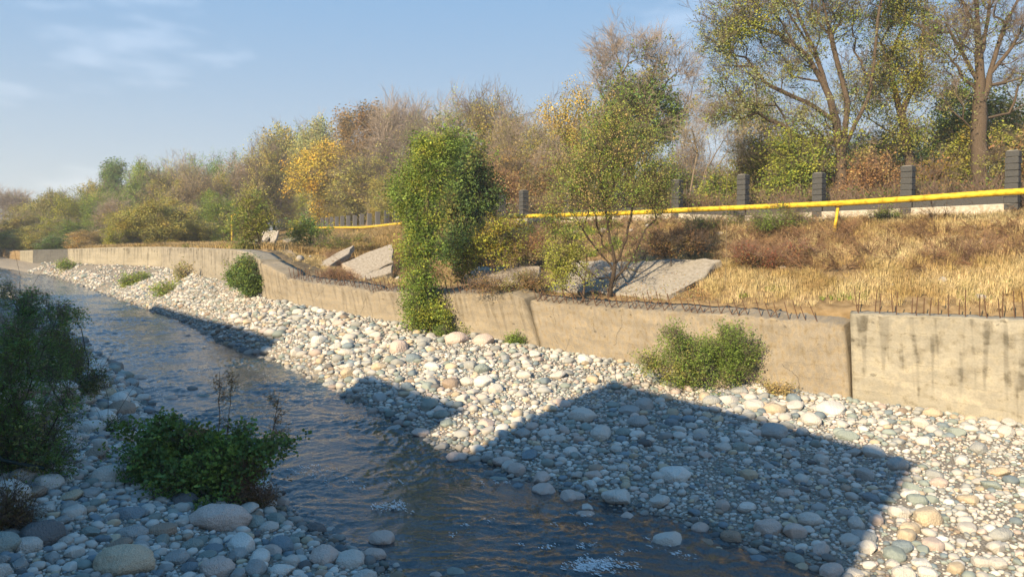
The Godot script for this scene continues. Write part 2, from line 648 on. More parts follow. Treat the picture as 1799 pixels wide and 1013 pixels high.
func tone_of(bank: int) -> int:
	var u := rng.randf()
	var w := [0.36, 0.44, 0.62, 0.76, 0.83, 0.91, 0.98, 0.985, 1.0] if bank == 1 else [0.32, 0.46, 0.64, 0.77, 0.85, 0.91, 0.95, 0.98, 1.0]
	for k in 9:
		if u <= w[k]: return k
	return 0

func lay_stone(x: float, d: float, size: float, bank: int, v: float, tone := -1, hero := false, sink := 0.58, up := 0.0) -> void:
	var r := size * 0.42
	take(x, d, r)
	var h := height(river, x, d)
	stones.append([Vector3(x, h + size * (0.33 - sink * 0.4) + up, -d), size, rng.randi() % 10, tone if tone >= 0 else tone_of(bank), rr(0, TAU_), rr(-0.22, 0.22), bank, v, hero])

func hero_stone(px: float, py: float, wide: float, tone: int, in_water := 0.0) -> void:
	var p := meet(river, px, py + wide * 0.08)
	if in_water > 0.0: p = on_water(px, py)
	if p.y < -900.0: return
	var size := wide * -p.z / FOCAL * 1.02
	var bank := 0 if px < 700.0 and py > 640.0 and p.x < (-1.2 if -p.z < 12.0 else -4.0) else 1
	if in_water > 0.0:
		take(p.x, -p.z, size * 0.42)
		stones.append([p + Vector3(0, size * (in_water - 0.3), 0), size, rng.randi() % 10, tone, rr(-0.5, 0.5), rr(-0.1, 0.1), bank, -0.05, true])
		return
	lay_stone(p.x, -p.z, size, bank, -1.0, tone, true)

func build_stones() -> void:
	# stones that can be recognised in the photograph: x, y, width in it, tone
	var known := [[189, 840, 64, 0], [84, 851, 52, 1], [125, 873, 44, 6], [260, 853, 38, 1], [337, 851, 42, 0], [387, 914, 100, 5], [431, 898, 50, 0], [129, 903, 44, 0], [74, 943, 76, 7], [218, 992, 100, 6],
		[455, 982, 56, 1], [426, 959, 68, 1], [52, 908, 58, 3], [160, 937, 38, 3], [231, 940, 52, 2], [284, 935, 50, 8], [208, 961, 48, 8], [337, 961, 38, 3], [373, 969, 38, 4], [363, 979, 34, 3],
		[168, 798, 50, 8], [310, 985, 46, 2], [331, 1002, 38, 4], [380, 1003, 64, 5], [495, 961, 52, 4], [568, 982, 66, 5], [614, 988, 56, 0], [45, 727, 48, 1], [208, 706, 46, 1], [213, 722, 50, 8], [184, 735, 42, 1],
		[158, 753, 48, 1], [166, 724, 24, 1], [496, 885, 30, 5], [452, 905, 32, 8], [300, 872, 34, 2], [205, 866, 30, 0], [270, 912, 30, 3], [130, 975, 40, 1], [145, 820, 30, 5], [520, 945, 34, 3], [225, 905, 54, 4], [108, 915, 30, 2], [512, 990, 40, 0], [247, 905, 30, 2]]
	for k in known: hero_stone(k[0], k[1], k[2], k[3])
	known = [[1185, 836, 54, 1], [1085, 875, 56, 0], [1158, 882, 44, 0], [1100, 912, 38, 5], [1029, 900, 40, 0], [1131, 714, 44, 2], [1170, 700, 32, 6], [1105, 722, 40, 2], [1024, 733, 48, 0], [1360, 761, 52, 2],
		[1409, 761, 36, 2], [1499, 797, 36, 2], [1535, 797, 42, 0], [1577, 819, 44, 2], [1521, 836, 42, 2], [1460, 720, 52, 1], [1326, 715, 40, 0], [1311, 892, 38, 1], [1316, 836, 32, 6], [1326, 856, 30, 4],
		[1423, 917, 44, 0], [1397, 938, 48, 5], [1350, 931, 52, 5], [1518, 948, 44, 2], [1443, 968, 40, 5], [1599, 929, 44, 6], [1633, 909, 66, 6], [1703, 878, 38, 6], [1740, 853, 40, 3], [1754, 831, 40, 6],
		[1759, 943, 44, 2], [1752, 992, 34, 0], [1572, 975, 42, 3], [1489, 768, 40, 3], [1618, 746, 36, 0], [1010, 875, 38, 5], [883, 811, 38, 5], [908, 827, 38, 5], [951, 843, 46, 5], [955, 866, 44, 5],
		[998, 875, 48, 5], [930, 802, 38, 4], [919, 764, 38, 2], [793, 676, 34, 8], [821, 672, 30, 0], [849, 672, 36, 1], [759, 646, 34, 1], [785, 745, 26, 3], [776, 730, 28, 3], [855, 745, 32, 5], [802, 597, 42, 5],
		[849, 600, 38, 5], [738, 762, 34, 5], [1028, 633, 32, 1], [1138, 645, 30, 0], [1180, 745, 28, 4], [1230, 770, 26, 2], [1120, 765, 32, 1], [1002, 795, 30, 1], [1060, 795, 28, 3], [668, 645, 34, 6], [700, 612, 44, 5],
		[590, 610, 28, 0], [560, 600, 30, 1], [610, 622, 32, 0], [520, 620, 28, 0], [560, 650, 24, 1], [640, 600, 26, 0], [745, 600, 26, 2], [980, 660, 34, 0], [940, 625, 28, 1], [1018, 615, 24, 0], [600, 555, 24, 0], [555, 545, 20, 0],
		[448, 505, 16, 6], [470, 510, 16, 6], [495, 512, 16, 0], [1240, 700, 30, 6], [1268, 675, 30, 6], [1340, 690, 26, 1], [1680, 760, 34, 3], [1720, 790, 36, 2], [1650, 850, 30, 5], [1690, 810, 30, 1], [1600, 870, 34, 1],
		[1640, 960, 40, 5], [1700, 930, 34, 0], [1620, 990, 36, 1], [1680, 1000, 34, 6], [1560, 880, 30, 3], [1240, 800, 26, 5], [1270, 890, 32, 5], [1220, 900, 32, 4], [1280, 830, 26, 3], [1380, 870, 30, 5], [1450, 870, 30, 2], [1230, 930, 34, 5], [1485, 905, 30, 2]]
	for k in known: hero_stone(k[0], k[1], k[2], k[3])
	# stones standing in the water
	for k in [[1174, 953, 58, 0, 0.36], [671, 950, 44, 5, 0.4], [658, 978, 42, 5, 0.4], [802, 806, 36, 5, 0.34], [1462, 1006, 52, 5, 0.3], [1060, 880, 26, 8, 0.2], [1028, 904, 34, 5, 0.25], [337, 683, 18, 2, 0.3], [245, 663, 28, 5, 0.2], [300, 700, 26, 5, 0.2],
		[560, 946, 20, 8, 0.25], [585, 952, 20, 8, 0.28], [602, 955, 14, 8, 0.28], [875, 842, 36, 3, 0.2], [860, 833, 22, 2, 0.25], [800, 1006, 40, 3, 0.25], [355, 695, 30, 3, 0.16], [765, 1010, 24, 5, 0.2], [330, 590, 14, 5, 0.15], [230, 660, 14, 5, 0.25], [215, 668, 16, 2, 0.25], [1240, 950, 30, 8, 0.12]]:
		hero_stone(k[0], k[1], k[2], k[3], k[4])
	# the rest of the banks, larger ones first
	var guide: Array = river.guide
	var spans := []
	var total := 0.0
	for i in guide.size() - 1:
		var mid: Vector3 = guide[i][7].lerp(guide[i][11], 0.5)
		if -mid.z < 8.0 or -mid.z > 78.0: continue
		var len_: float = (guide[i + 1][9] - guide[i][9]).length()
		total += len_ * (guide[i][7] - guide[i][11]).length()
		spans.append([total, i])
	var clumpy := noise(61, 0.22, FastNoiseLite.TYPE_SIMPLEX_SMOOTH, 2)
	var passes := [[0.36, 0.55, 600], [0.22, 0.36, 5600], [0.13, 0.22, 21000], [0.07, 0.13, 70000], [0.03, 0.07, 150000]]
	for k in passes.size():
		var ps: Array = passes[k]
		for tries in ps[2]:
			var u := rng.randf() * total
			var lo := 0
			var hi := spans.size() - 1
			while lo < hi:
				var m := (lo + hi) / 2
				if spans[m][0] < u: lo = m + 1
				else: hi = m
			var i: int = spans[lo][1]
			var t := rng.randf()
			var S: Vector3 = guide[i][7].lerp(guide[i + 1][7], t)
			var W: Vector3 = guide[i][11].lerp(guide[i + 1][11], t)
			var v := rr(-0.09, 1.0)
			var p := S.lerp(W, v)
			var d := -p.z
			if k == 4 and d > 24.0: continue
			if k == 3 and d > 52.0: continue
			var c := clumpy.get_noise_2d(p.x, p.z)
			var mid_reach := smoothstep(14.0, 18.0, d) * smoothstep(36.0, 30.0, d)
			var want := 1.0
			if k == 0: want = 0.08 + 0.75 * mid_reach + c * 0.5
			elif k == 1: want = 0.3 + 0.6 * mid_reach + c * 0.6
			elif k == 2: want = 0.62 + 0.35 * mid_reach + c * 0.5
			if k < 3: want *= maxf(0.3, smoothstep(-0.5, -0.24, c))
			if d > 36.0: want *= 0.25 if v > 0.45 else 0.7
			if v > 0.9 and k < 2: want *= 0.5
			if v < 0.0: want *= 0.9
			if rng.randf() > want: continue
			var size := rr(ps[0], ps[1])
			if roomy(p.x, d, size * 0.42):
				lay_stone(p.x, d, size, 1, v)
	# left bank
	var near_rows := []
	for i in guide.size() - 1:
		if -guide[i][4].z > 5.0 and -guide[i][4].z < 26.0: near_rows.append(i)
	passes = [[0.36, 0.56, 300], [0.22, 0.36, 1500], [0.12, 0.22, 6000], [0.06, 0.12, 24000], [0.03, 0.06, 30000]]
	for k in passes.size():
		var ps: Array = passes[k]
		for tries in ps[2]:
			var u := rng.randf()
			var i: int = near_rows[rng.randi() % near_rows.size()] if k > 1 else rng.randi() % (guide.size() - 1)
			var L: Vector3 = guide[i][4].lerp(guide[i + 1][4], u)
			var B: Vector3 = guide[i][2].lerp(guide[i + 1][2], u)
			var v := rr(-0.06, 1.3)
			var p := L.lerp(B, v)
			var d := -p.z
			if d < 5.0 or d > 60.0 or (k > 2 and d > 24.0): continue
			if absf(p.x) > d * 0.75 + 1.0: continue
			var size := rr(ps[0], ps[1])
			if roomy(p.x, d, size * 0.42):
				lay_stone(p.x, d, size, 0, v)
	# stones of the river bed, under the water
	for tries in 2600:
		var u := rng.randf()
		var i := rng.randi() % (guide.size() - 1)
		var v := rr(0.02, 0.98)
		var p: Vector3 = guide[i][4].lerp(guide[i][7], v).lerp(guide[i + 1][4].lerp(guide[i + 1][7], v), u)
		if -p.z < 8.0 or -p.z > 30.0: continue
		var size := rr(0.1, 0.42)
		if roomy(p.x, -p.z, size * 0.4):
			take(p.x, -p.z, size * 0.4)
			var y := minf(height(river, p.x, -p.z) + size * 0.15, water_y(p.x, -p.z) - size * 0.36 - 0.03)
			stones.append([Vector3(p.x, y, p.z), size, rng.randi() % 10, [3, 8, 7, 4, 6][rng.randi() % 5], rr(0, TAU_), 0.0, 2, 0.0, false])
	# the 300 that show largest are boulders of their own
	var order := []
	for i in stones.size():
		var s: Array = stones[i]
		if s[6] == 2: continue
		var q := pixel(s[0])
		if q.x < -10 or q.x > 1809 or q.y > 1025: continue
		order.append([s[1] * FOCAL / q.z * (1.3 if s[8] else 1.0), i])
	order.sort_custom(func(a, b): return a[0] > b[0])
	var single := {}
	for i in mini(300, order.size()): single[order[i][1]] = true
	var grain := speckle(11, 0.11, Color(0.5, 0.49, 0.5), Color(1, 1, 1), 256, Color(0.93, 0.93, 0.93))
	var blotch := relief(12, 0.03)
	var mats := []
	for tone in STONE_TONES:
		var c: Color = tone[1]
		mats.append(textured(lin(c.r * 1.08, c.g * 1.08, c.b * 1.08), grain, 1.7, blotch, 2.0, false, 0.88))
	var shapes := []
	for k in 10: shapes.append(stone_mesh(k, 3, 0.0 if k < 5 else (0.3 if k < 8 else 0.75)))
	var shape_word := ["rounded", "oval", "rounded", "oval", "flattish", "rounded", "blunt", "blunt", "angular", "angular"]
	var wanted := {}
	for i in single:
		var s: Array = stones[i]
		var label := "%s %s boulder %s" % [STONE_TONES[s[3]][0], shape_word[s[2]], place_words(s)]
		if not wanted.has(label): wanted[label] = []
		wanted[label].append(i)
	for label in wanted:
		var group: Array = wanted[label]
		group.sort_custom(func(a, b): return pixel(stones[a][0]).x < pixel(stones[b][0]).x)
		for k in group.size():
			var s: Array = stones[group[k]]
			var full: String = label
			if group.size() == 2: full += [", left one", ", right one"][k]
			elif group.size() > 2: full += ", %s from left" % ordinals[mini(k, 19)]
			var o := part("boulder", shapes[s[2]], mats[s[3]], null, stone_place(s))
			tag(o, full, "boulder", "stones on the left bank" if s[6] == 0 else "stones on the gravel bank")
	# all others, by bank and size
	var tiny := []
	for k in 5: tiny.append(stone_mesh(30 + k, 1, 0.35))
	var mid_ := []
	for k in 6: mid_.append(stone_mesh(40 + k, 2, 0.1 if k < 3 else 0.6))
	var heap := {}
	for i in stones.size():
		if single.has(i): continue
		var s: Array = stones[i]
		var small: bool = s[1] < 0.12
		var key := [s[6], small, s[2] % (5 if small else 6)]
		if not heap.has(key): heap[key] = [[], []]
		heap[key][0].append(stone_place(s))
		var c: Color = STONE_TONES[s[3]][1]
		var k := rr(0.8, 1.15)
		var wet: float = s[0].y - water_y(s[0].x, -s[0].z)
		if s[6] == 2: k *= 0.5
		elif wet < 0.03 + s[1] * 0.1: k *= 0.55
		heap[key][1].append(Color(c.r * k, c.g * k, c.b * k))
	var pebble := tinted(Color.WHITE, 0.9)
	pebble.albedo_texture = grain
	pebble.uv1_triplanar = true
	pebble.uv1_scale = Vector3.ONE * 1.7
	for key in heap:
		var called: String = ["left_bank", "gravel_bank", "river_bed"][key[0]] + ("_pebbles" if key[1] else "_cobbles")
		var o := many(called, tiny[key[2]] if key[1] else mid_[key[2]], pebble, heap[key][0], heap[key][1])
		var what := "small pebbles" if key[1] else "rounded cobbles"
		tag(o, ["%s among the boulders of the shaded left bank", "%s covering the gravel bank below the wall", "%s lying under the water of the river"][key[0]] % what)
	print("stones ", stones.size())

func stone_place(s: Array) -> Transform3D:
	return Transform3D(Basis.from_euler(Vector3(s[5], s[4], s[5] * 0.7)).scaled_local(Vector3.ONE * s[1]), s[0])

func place_words(s: Array) -> String:
	var q := pixel(s[0])
	if s[6] == 0:
		if s[7] == -0.05: return "standing in the river by the left bank"
		var d := q.z
		if d > 15.0: return "between the dark shrubs on the left bank"
		if q.x > 440.0: return "on the shaded left shore near the water"
		if q.y > 940.0: return "at the bottom edge of the left bank"
		if q.y > 880.0: return "in the middle of the shaded left bank"
		return "on the left bank below the leafy bush" if q.x > 220.0 else "on the left bank beside the tall shrubs"
	var S := s[7] as float
	if S == -0.05: return "standing in the river off the gravel bank"
	var mark := "below the stained wall"
	if q.x < 480.0: mark = "near the wall bend"
	elif q.x < 700.0: mark = "left of the poplar"
	elif q.x < 880.0: mark = "below the poplar"
	elif q.x < 1090.0: mark = "below the cracked wall"
	elif q.x < 1340.0: mark = "below the wall bush"
	elif q.x < 1560.0: mark = "below the open joint"
	var foot := height(river, s[0].x, -s[0].z) - water_y(s[0].x, -s[0].z)
	if foot < 0.18: return "at the right waterline " + mark
	if foot < 0.55: return "on the lower gravel " + mark
	if foot < 0.9: return "on the upper gravel " + mark
	return "high on the gravel " + mark

# ------------------------------------------------------------------ the concrete wall
func along(line: Array, t: float) -> Vector3:
	var total := 0.0
	for i in line.size() - 1: total += (line[i + 1] - line[i]).length()
	var want := t * total
	for i in line.size() - 1:
		var l: float = (line[i + 1] - line[i]).length()
		if want <= l or i == line.size() - 2: return line[i].lerp(line[i + 1], want / l)
		want -= l
	return line.back()

func concrete_picture(s: int, w: int, h: int, base: Color, stain: float, streak: float, pale: float, rusty: float) -> Array:
	var im := Image.create(w, h, false, Image.FORMAT_RGB8)
	var bump := Image.create(w, h, false, Image.FORMAT_L8)
	var n1 := noise(s, 0.012)
	var n2 := noise(s + 1, 0.3, FastNoiseLite.TYPE_SIMPLEX_SMOOTH, 2)
	var n3 := noise(s + 2, 0.02, FastNoiseLite.TYPE_SIMPLEX_SMOOTH, 3)
	var n4 := noise(s + 3, 0.06)
	for y in h:
		var up := 1.0 - float(y) / h         # 1 at the picture's top: the top face, then the front from top to foot
		for x in w:
			var a := n1.get_noise_2d(x, y * 1.6)
			var b := n2.get_noise_2d(x, y)
			var run := n3.get_noise_2d(x * 3.2, y * 0.22 + 300.0)
			var c := n4.get_noise_2d(x, y)
			var lay := n3.get_noise_2d(x * 0.35 + 700.0, y * 2.4)
			var k := 1.0 + 0.2 * a + (0.1 + 0.12 * rusty) * b + 0.14 * c + 0.14 * lay
			var front := clampf((0.8 - up) / 0.8, 0.0, 1.0)   # 0 at the top edge, 1 at the foot
			var dark := 0.0
			if up < 0.8:
				var drip := smoothstep(0.0, 0.55, run * 1.3 + 0.22 + 0.35 * a - front * 0.85)
				dark = streak * drip * (0.62 + 0.5 * c) + stain * smoothstep(0.0, 0.9, a * 1.6 + c * 0.9 + 0.35 - front * 0.9)
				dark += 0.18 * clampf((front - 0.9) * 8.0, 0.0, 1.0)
				# lines left by the formwork boards, and pits
				var board := absf(fposmod(front * 7.0 + 0.05 * a, 1.0) - 0.5)
				if board > 0.475: k -= 0.1 + 0.12 * c
				if b * 0.6 + c > 0.52: k *= 0.72
			else:
				k *= 0.86
			var wash := pale * clampf(n1.get_noise_2d(x * 0.8 + 900.0, y * 2.0) * 2.0 + c - 0.1, 0.0, 1.0)
			k = (k + wash) * (1.0 - 0.62 * clampf(dark, 0.0, 1.0))
			var warm := rusty * clampf(c + 0.2, 0.0, 1.0)
			im.set_pixel(x, y, Color(base.r * k * (1.0 + warm * 0.15), base.g * k, base.b * k * (1.0 - warm * 0.3)).clamp().linear_to_srgb())
			var bb := 0.5 + 0.22 * b + 0.25 * a
			if fposmod(front * 7.0 + 0.04 * a, 1.0) > 0.975: bb -= 0.2
			bump.set_pixel(x, y, Color(bb, bb, bb).clamp())
	# cracks and broken patches
	var r := RandomNumberGenerator.new()
	r.seed = s
	for k in (int(w / 90) if rusty > 0.35 else 0):
		var p := Vector2(r.randf() * w, h * r.randf_range(0.16, 0.7))
		var way := Vector2(r.randf_range(-1, 1), r.randf_range(0.1, 1.2)).normalized()
		for j in int(r.randf_range(14, 80)):
			p += way + Vector2(r.randf_range(-0.8, 0.8), r.randf_range(-0.5, 0.5))
			way = (way + Vector2(r.randf_range(-0.25, 0.25), r.randf_range(-0.2, 0.22))).normalized()
			if p.x < 1 or p.y < h * 0.2 or p.x >= w - 1 or p.y >= h - 1: break
			im.set_pixelv(Vector2i(p), im.get_pixelv(Vector2i(p)) * 0.6)
			bump.set_pixelv(Vector2i(p), Color(0.05, 0.05, 0.05))
	for k in int(w / 26):
		var c := Vector2(r.randf() * w, h * (0.2 + 0.8 * pow(r.randf(), 1.6)))
		var big := r.randf_range(1.0, 3.2)
		for y in range(maxi(0, int(c.y - big)), mini(h, int(c.y + big) + 1)):
			for x in range(maxi(0, int(c.x - big * 1.5)), mini(w, int(c.x + big * 1.5) + 1)):
				if Vector2((x - c.x) / 1.5, y - c.y).length() < big * r.randf_range(0.6, 1.0):
					im.set_pixel(x, y, im.get_pixel(x, y) * 0.78)
					bump.set_pixel(x, y, Color(0.15, 0.15, 0.15))
	return [ImageTexture.create_from_image(im), ImageTexture.create_from_image(bump)]

func wall(called: String, label: String, top: Array, foot: Array, thick: float, look: Array, chip: float, seed_: int, rise := 0.0) -> Node3D:
	var root: Vector3 = foot[0]
	var o := thing(called, label, "wall", root, "sections of the river wall")
	var length := 0.0
	for i in top.size() - 1: length += (top[i + 1] - top[i]).length()
	var n := clampi(int(length / 0.12), 12, 150)
	var m := 12
	var edge := noise(seed_, 1.3)
	var skin := noise(seed_ + 5, 0.8)
	var p := PackedVector3Array()
	var uv := PackedVector2Array()
	var cols := m + 1 + 5 + 2
	for i in n + 1:
		var t := float(i) / n
		var a := along(top, t)
		var b := along(foot, t)
		var way := along(top, minf(1.0, t + 0.02)) - along(top, maxf(0.0, t - 0.02))
		var back := Vector3(way.z, 0, -way.x).normalized()
		if back.z > 0: back = -back
		a.y += 0.035 * chip * edge.get_noise_1d(t * length * 2.0)
		var nick := 0.03 + 0.05 * chip * maxf(0.0, edge.get_noise_1d(t * length * 3.0 + 77.0) + 0.1) * 2.0
		for j in m + 1:
			var k := float(j) / m
			var q := b.lerp(a - Vector3(0, nick, 0), k)
			q -= back * 0.03 * skin.get_noise_2d(t * length * 1.5, k * 3.0)
			p.append(q - root)
			uv.append(Vector2(t, 1.0 - 0.8 * k))
		for j in 5:
			var k := float(j) / 4
			var q := a + back * (nick + (thick - nick) * k) + Vector3(0, rise * k + (0.03 + 0.06 * rise) * chip * edge.get_noise_2d(t * length * 3.0, k * 2.0 + t * 40.0), 0)
			p.append(q - root)
			uv.append(Vector2(t, 0.19 - 0.18 * k))
		p.append(a + back * thick - Vector3(0, 0.5, 0) - root)
		uv.append(Vector2(t, 0.2))
		p.append(b + back * (thick + 0.1) - Vector3(0, 0.1, 0) - root)
		uv.append(Vector2(t, 1.0))
	var idx := PackedInt32Array()
	for i in n:
		for j in cols - 1:
			var a := i * cols + j
			idx.append_array([a, a + cols + 1, a + 1, a, a + cols, a + cols + 1])
	for e in [0, n]:
		var c := p.size()
		var mid := Vector3.ZERO
		for j in cols: mid += p[e * cols + j]
		p.append(mid / cols)
		uv.append(Vector2(0.5, 0.6))
		for j in cols:
			var a: int = e * cols + j
			var b: int = e * cols + (j + 1) % cols
			if e == 0: idx.append_array([c, a, b])
			else: idx.append_array([c, b, a])
	var mt := mat(Color.WHITE, 0.93)
	mt.albedo_texture = look[0]
	mt.heightmap_enabled = true
	mt.heightmap_texture = look[1]
	mt.heightmap_scale = 1.2
	mt.texture_repeat = false
	part("concrete", solid(p, idx, uv), mt, o)
	return o

func rods(o: Node3D, top: Array, spacing: float, lean: float, lo: float, hi: float, pair: bool, rows: Array, rise := 0.0) -> void:
	var m := textured(lin(0.17, 0.13, 0.105), speckle(19, 0.2, Color(0.6, 0.5, 0.45), Color(1, 0.9, 0.8), 64), 6.0)
	if not cache.has("rod"):
		var t := tubes()
		tube(t, [Vector3(0, -0.1, 0), Vector3(0, 0.4, 0), Vector3(0.012, 1, 0.005)], [0.0125, 0.012, 0.0115], 6, true)
		cache["rod"] = solid(t.v, t.i)
	var length := 0.0
	for i in top.size() - 1: length += (top[i + 1] - top[i]).length()
	for row in rows:
		var s := rr(0.1, 0.3)
		while s < length - 0.1:
			var t := s / length
			var a := along(top, t)
			var way := (along(top, minf(1.0, t + 0.02)) - along(top, maxf(0.0, t - 0.02))).normalized()
			var back := Vector3(way.z, 0, -way.x).normalized()
			if back.z > 0: back = -back
			var right := way if way.x > 0 else -way
			var h := rr(lo, hi)
			var dir := (Vector3.UP + right * (lean + rr(-0.12, 0.12)) + back * rr(-0.15, 0.15)).normalized()
			var bas := Basis(Quaternion(Vector3.UP, dir)).scaled_local(Vector3(1, h, 1))
			part("rebar", cache["rod"], m, o, Transform3D(bas, a + back * row - o.position + Vector3(0, rise * row - 0.02, 0)))
			if pair and rng.randf() < 0.45:
				dir = (Vector3.UP * 0.8 + right * rr(0.3, 0.9) + back * rr(0.0, 0.7)).normalized()
				bas = Basis(Quaternion(Vector3.UP, dir)).scaled_local(Vector3(1, h * rr(0.45, 0.8), 1))
				part("rebar", cache["rod"], m, o, Transform3D(bas, a + back * row - o.position + Vector3(0, rise * row - 0.02, 0)))
			s += spacing * rr(0.6, 1.4)

func build_walls() -> void:
	var tan_ := Color(0.243, 0.216, 0.175)
	var top := [at(1494, 549.5, 18.33), at(1650, 555, 17.5), at(1799, 561, 16.8), Vector3(19, 3.0, -13.1)]
	var foot := [at(1500, 735, 18.3), at(1650, 758, 17.5), at(1799, 790, 16.75), Vector3(19, -0.3, -13.0)]
	var o := wall("river_wall", "upright grey concrete wall section with dark water stains and upright rebars", top, foot, 0.84, concrete_picture(201, 640, 192, Color(0.292, 0.275, 0.227), 0.5, 0.75, 0.22, 0.3), 0.8, 301)
	rods(o, top, 0.36, -0.04, 0.36, 0.66, false, [0.1, 0.5])
	top = [at(930, 528, 23.9), at(1000, 535, 23.1), at(1100, 541.5, 21.95), at(1200, 547.5, 21.0), at(1330, 557, 19.8), at(1457, 567, 18.75), at(1484, 573, 18.5)]
	foot = [at(958, 640, 23.6), at(1040, 668, 22.6), at(1200, 700, 20.9), at(1340, 725, 19.65), at(1496, 738, 18.4)]
	o = wall("river_wall", "long tan wall section with rough aggregate face, between diagonal crack and open joint", top, foot, 0.95, concrete_picture(221, 900, 192, tan_, 0.28, 0.2, 0.16, 0.7), 1.4, 321, 0.16)
	rods(o, top.slice(0, 6), 0.26, -0.42, 0.34, 0.58, true, [0.12], 0.16)
	rods(o, top.slice(0, 4), 0.34, -0.35, 0.26, 0.48, true, [0.5], 0.16)
	top = [at(456, 460, 33.2), at(480, 472, 32.55), at(499, 480.5, 32.05), at(504, 489, 31.95), at(563, 498, 30.6), at(616, 504, 29.45), at(640, 509, 28.95), at(652, 516, 28.7), at(661, 511.5, 28.5), at(778, 516, 26.35), at(900, 515.5, 24.35), at(921, 525, 24.0)]
	foot = [at(473, 550, 33.0), at(503, 560, 32), at(661, 592, 28.4), at(778, 614, 26.3), at(955, 640, 23.7)]
	o = wall("river_wall", "smooth tan wall section with drip marks behind the poplar, from bend to crack", top, foot, 0.95, concrete_picture(241, 900, 192, Color(0.243, 0.216, 0.173), 0.12, 0.62, 0.12, 0.4), 1.2, 341, 0.14)
	rods(o, top.slice(3, 11), 0.24, -0.46, 0.4, 0.62, true, [0.12], 0.14)
	rods(o, top.slice(3, 11), 0.36, -0.4, 0.3, 0.5, true, [0.5], 0.14)
	top = [at(283, 433.5, 57), at(350, 435, 46.5), at(410, 438, 38), at(440, 444, 34.6), at(456, 456, 33.25)]
	foot = [at(283, 478, 57), at(350, 492, 46.3), at(410, 520, 37.8), at(440, 540, 34.5), at(471, 548, 33.05)]
	wall("river_wall", "pale wall section with grey drip streaks, running away behind the round bush", top, foot, 1.0, concrete_picture(261, 640, 128, Color(0.270, 0.248, 0.205), 0.3, 0.8, 0.1, 0.2), 0.6, 361)
	top = [at(118, 437, 70.5), at(200, 434, 63.2), at(282.6, 433.3, 57.05)]
	foot = [at(118, 472, 70.4), at(200, 475, 63.1), at(282.4, 480, 57.03)]
	wall("river_wall", "far pale wall section with streaked face under the white stones", top, foot, 0.5, concrete_picture(281, 512, 96, Color(0.275, 0.254, 0.205), 0.25, 0.75, 0.1, 0.2), 0.5, 381)
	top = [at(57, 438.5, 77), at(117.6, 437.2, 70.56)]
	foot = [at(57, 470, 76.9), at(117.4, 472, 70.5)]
	wall("river_wall", "dark grey wall section near the far end, with shade put into its colour", top, foot, 0.5, concrete_picture(291, 256, 96, Color(0.1, 0.1, 0.095), 0.3, 0.5, 0.0, 0.0), 0.5, 391)  # building shade on this section is painted in as the dark base colour
	top = [at(34, 440, 82), at(56.7, 438.8, 77.05)]
	foot = [at(34, 470, 82), at(56.5, 470, 77.0)]
	wall("river_wall", "short pale end section of the wall, farthest upstream", top, foot, 0.5, concrete_picture(295, 128, 96, Color(0.25, 0.23, 0.18), 0.2, 0.4, 0.0, 0.0), 0.5, 395)

# ------------------------------------------------------------------ slabs of broken concrete
func slab(called: String, label: String, category: String, corners: Array, thick: float, c: Color, seed_: int, jag := 0.06, group := "broken concrete slabs") -> void:
	var root := Vector3.ZERO
	for q in corners: root += q
	root /= corners.size()
	var nrm := Vector3.ZERO
	for i in corners.size(): nrm += (corners[i] - root).cross(corners[(i + 1) % corners.size()] - root)
	nrm = nrm.normalized()
	if nrm.dot(Vector3(0, EYE, 0) - root) < 0: nrm = -nrm
	var u: Vector3 = (corners[1] - corners[0]).normalized()
	u = (u - nrm * u.dot(nrm)).normalized()
	var w := nrm.cross(u)
	var r := RandomNumberGenerator.new()
	r.seed = seed_
	var flat := PackedVector2Array()
	var lift := PackedFloat32Array()
	for i in corners.size():
		var a: Vector3 = corners[i] - root
		var b: Vector3 = corners[(i + 1) % corners.size()] - root
		var k := maxi(2, int((b - a).length() / 0.3))
		for j in k:
			var q := a.lerp(b, float(j) / k)
			var jit := Vector2(r.randf_range(-jag, jag), r.randf_range(-jag, jag)) if j > 0 else Vector2.ZERO
			flat.append(Vector2(q.dot(u), q.dot(w)) + jit)
	if Geometry2D.is_polygon_clockwise(flat): flat.reverse()
	var tri := Geometry2D.triangulate_polygon(flat)
	var v := PackedVector3Array()
	var n := flat.size()
	var inset := PackedVector2Array()
	for q in flat: inset.append(q * (1.0 - 0.03 / maxf(0.3, q.length())))
	for q in inset: v.append(u * q.x + w * q.y + nrm * 0.0)
	for q in flat: v.append(u * q.x + w * q.y - nrm * 0.03)
	for i in n:
		var q := flat[i] + Vector2(r.randf_range(-jag, jag), r.randf_range(-jag, jag)) * 0.6
		v.append(u * q.x + w * q.y - nrm * thick)
	var idx := PackedInt32Array()
	for t in range(0, tri.size(), 3):
		idx.append_array([tri[t], tri[t + 2], tri[t + 1]])
		idx.append_array([tri[t] + 2 * n, tri[t + 1] + 2 * n, tri[t + 2] + 2 * n])
	for lay in 2:
		for i in n:
			var a := lay * n + i
			var b := lay * n + (i + 1) % n
			idx.append_array([a, b, b + n, a, b + n, a + n])
	# check the first top triangle's side
	var m := textured(c, slab_look()[0], 0.6, slab_look()[1], 1.5)
	var o := part(called, solid(v, idx, null, false), m, null, Transform3D(Basis(), root))
	tag(o, label, category, group)

func slab_look() -> Array:
	if not cache.has("slab_look"):
		cache["slab_look"] = [speckle(51, 0.02, Color(0.72, 0.7, 0.66), Color(1, 1, 1), 512, Color(0.9, 0.88, 0.86)), relief(52, 0.06)]
	return cache["slab_look"]

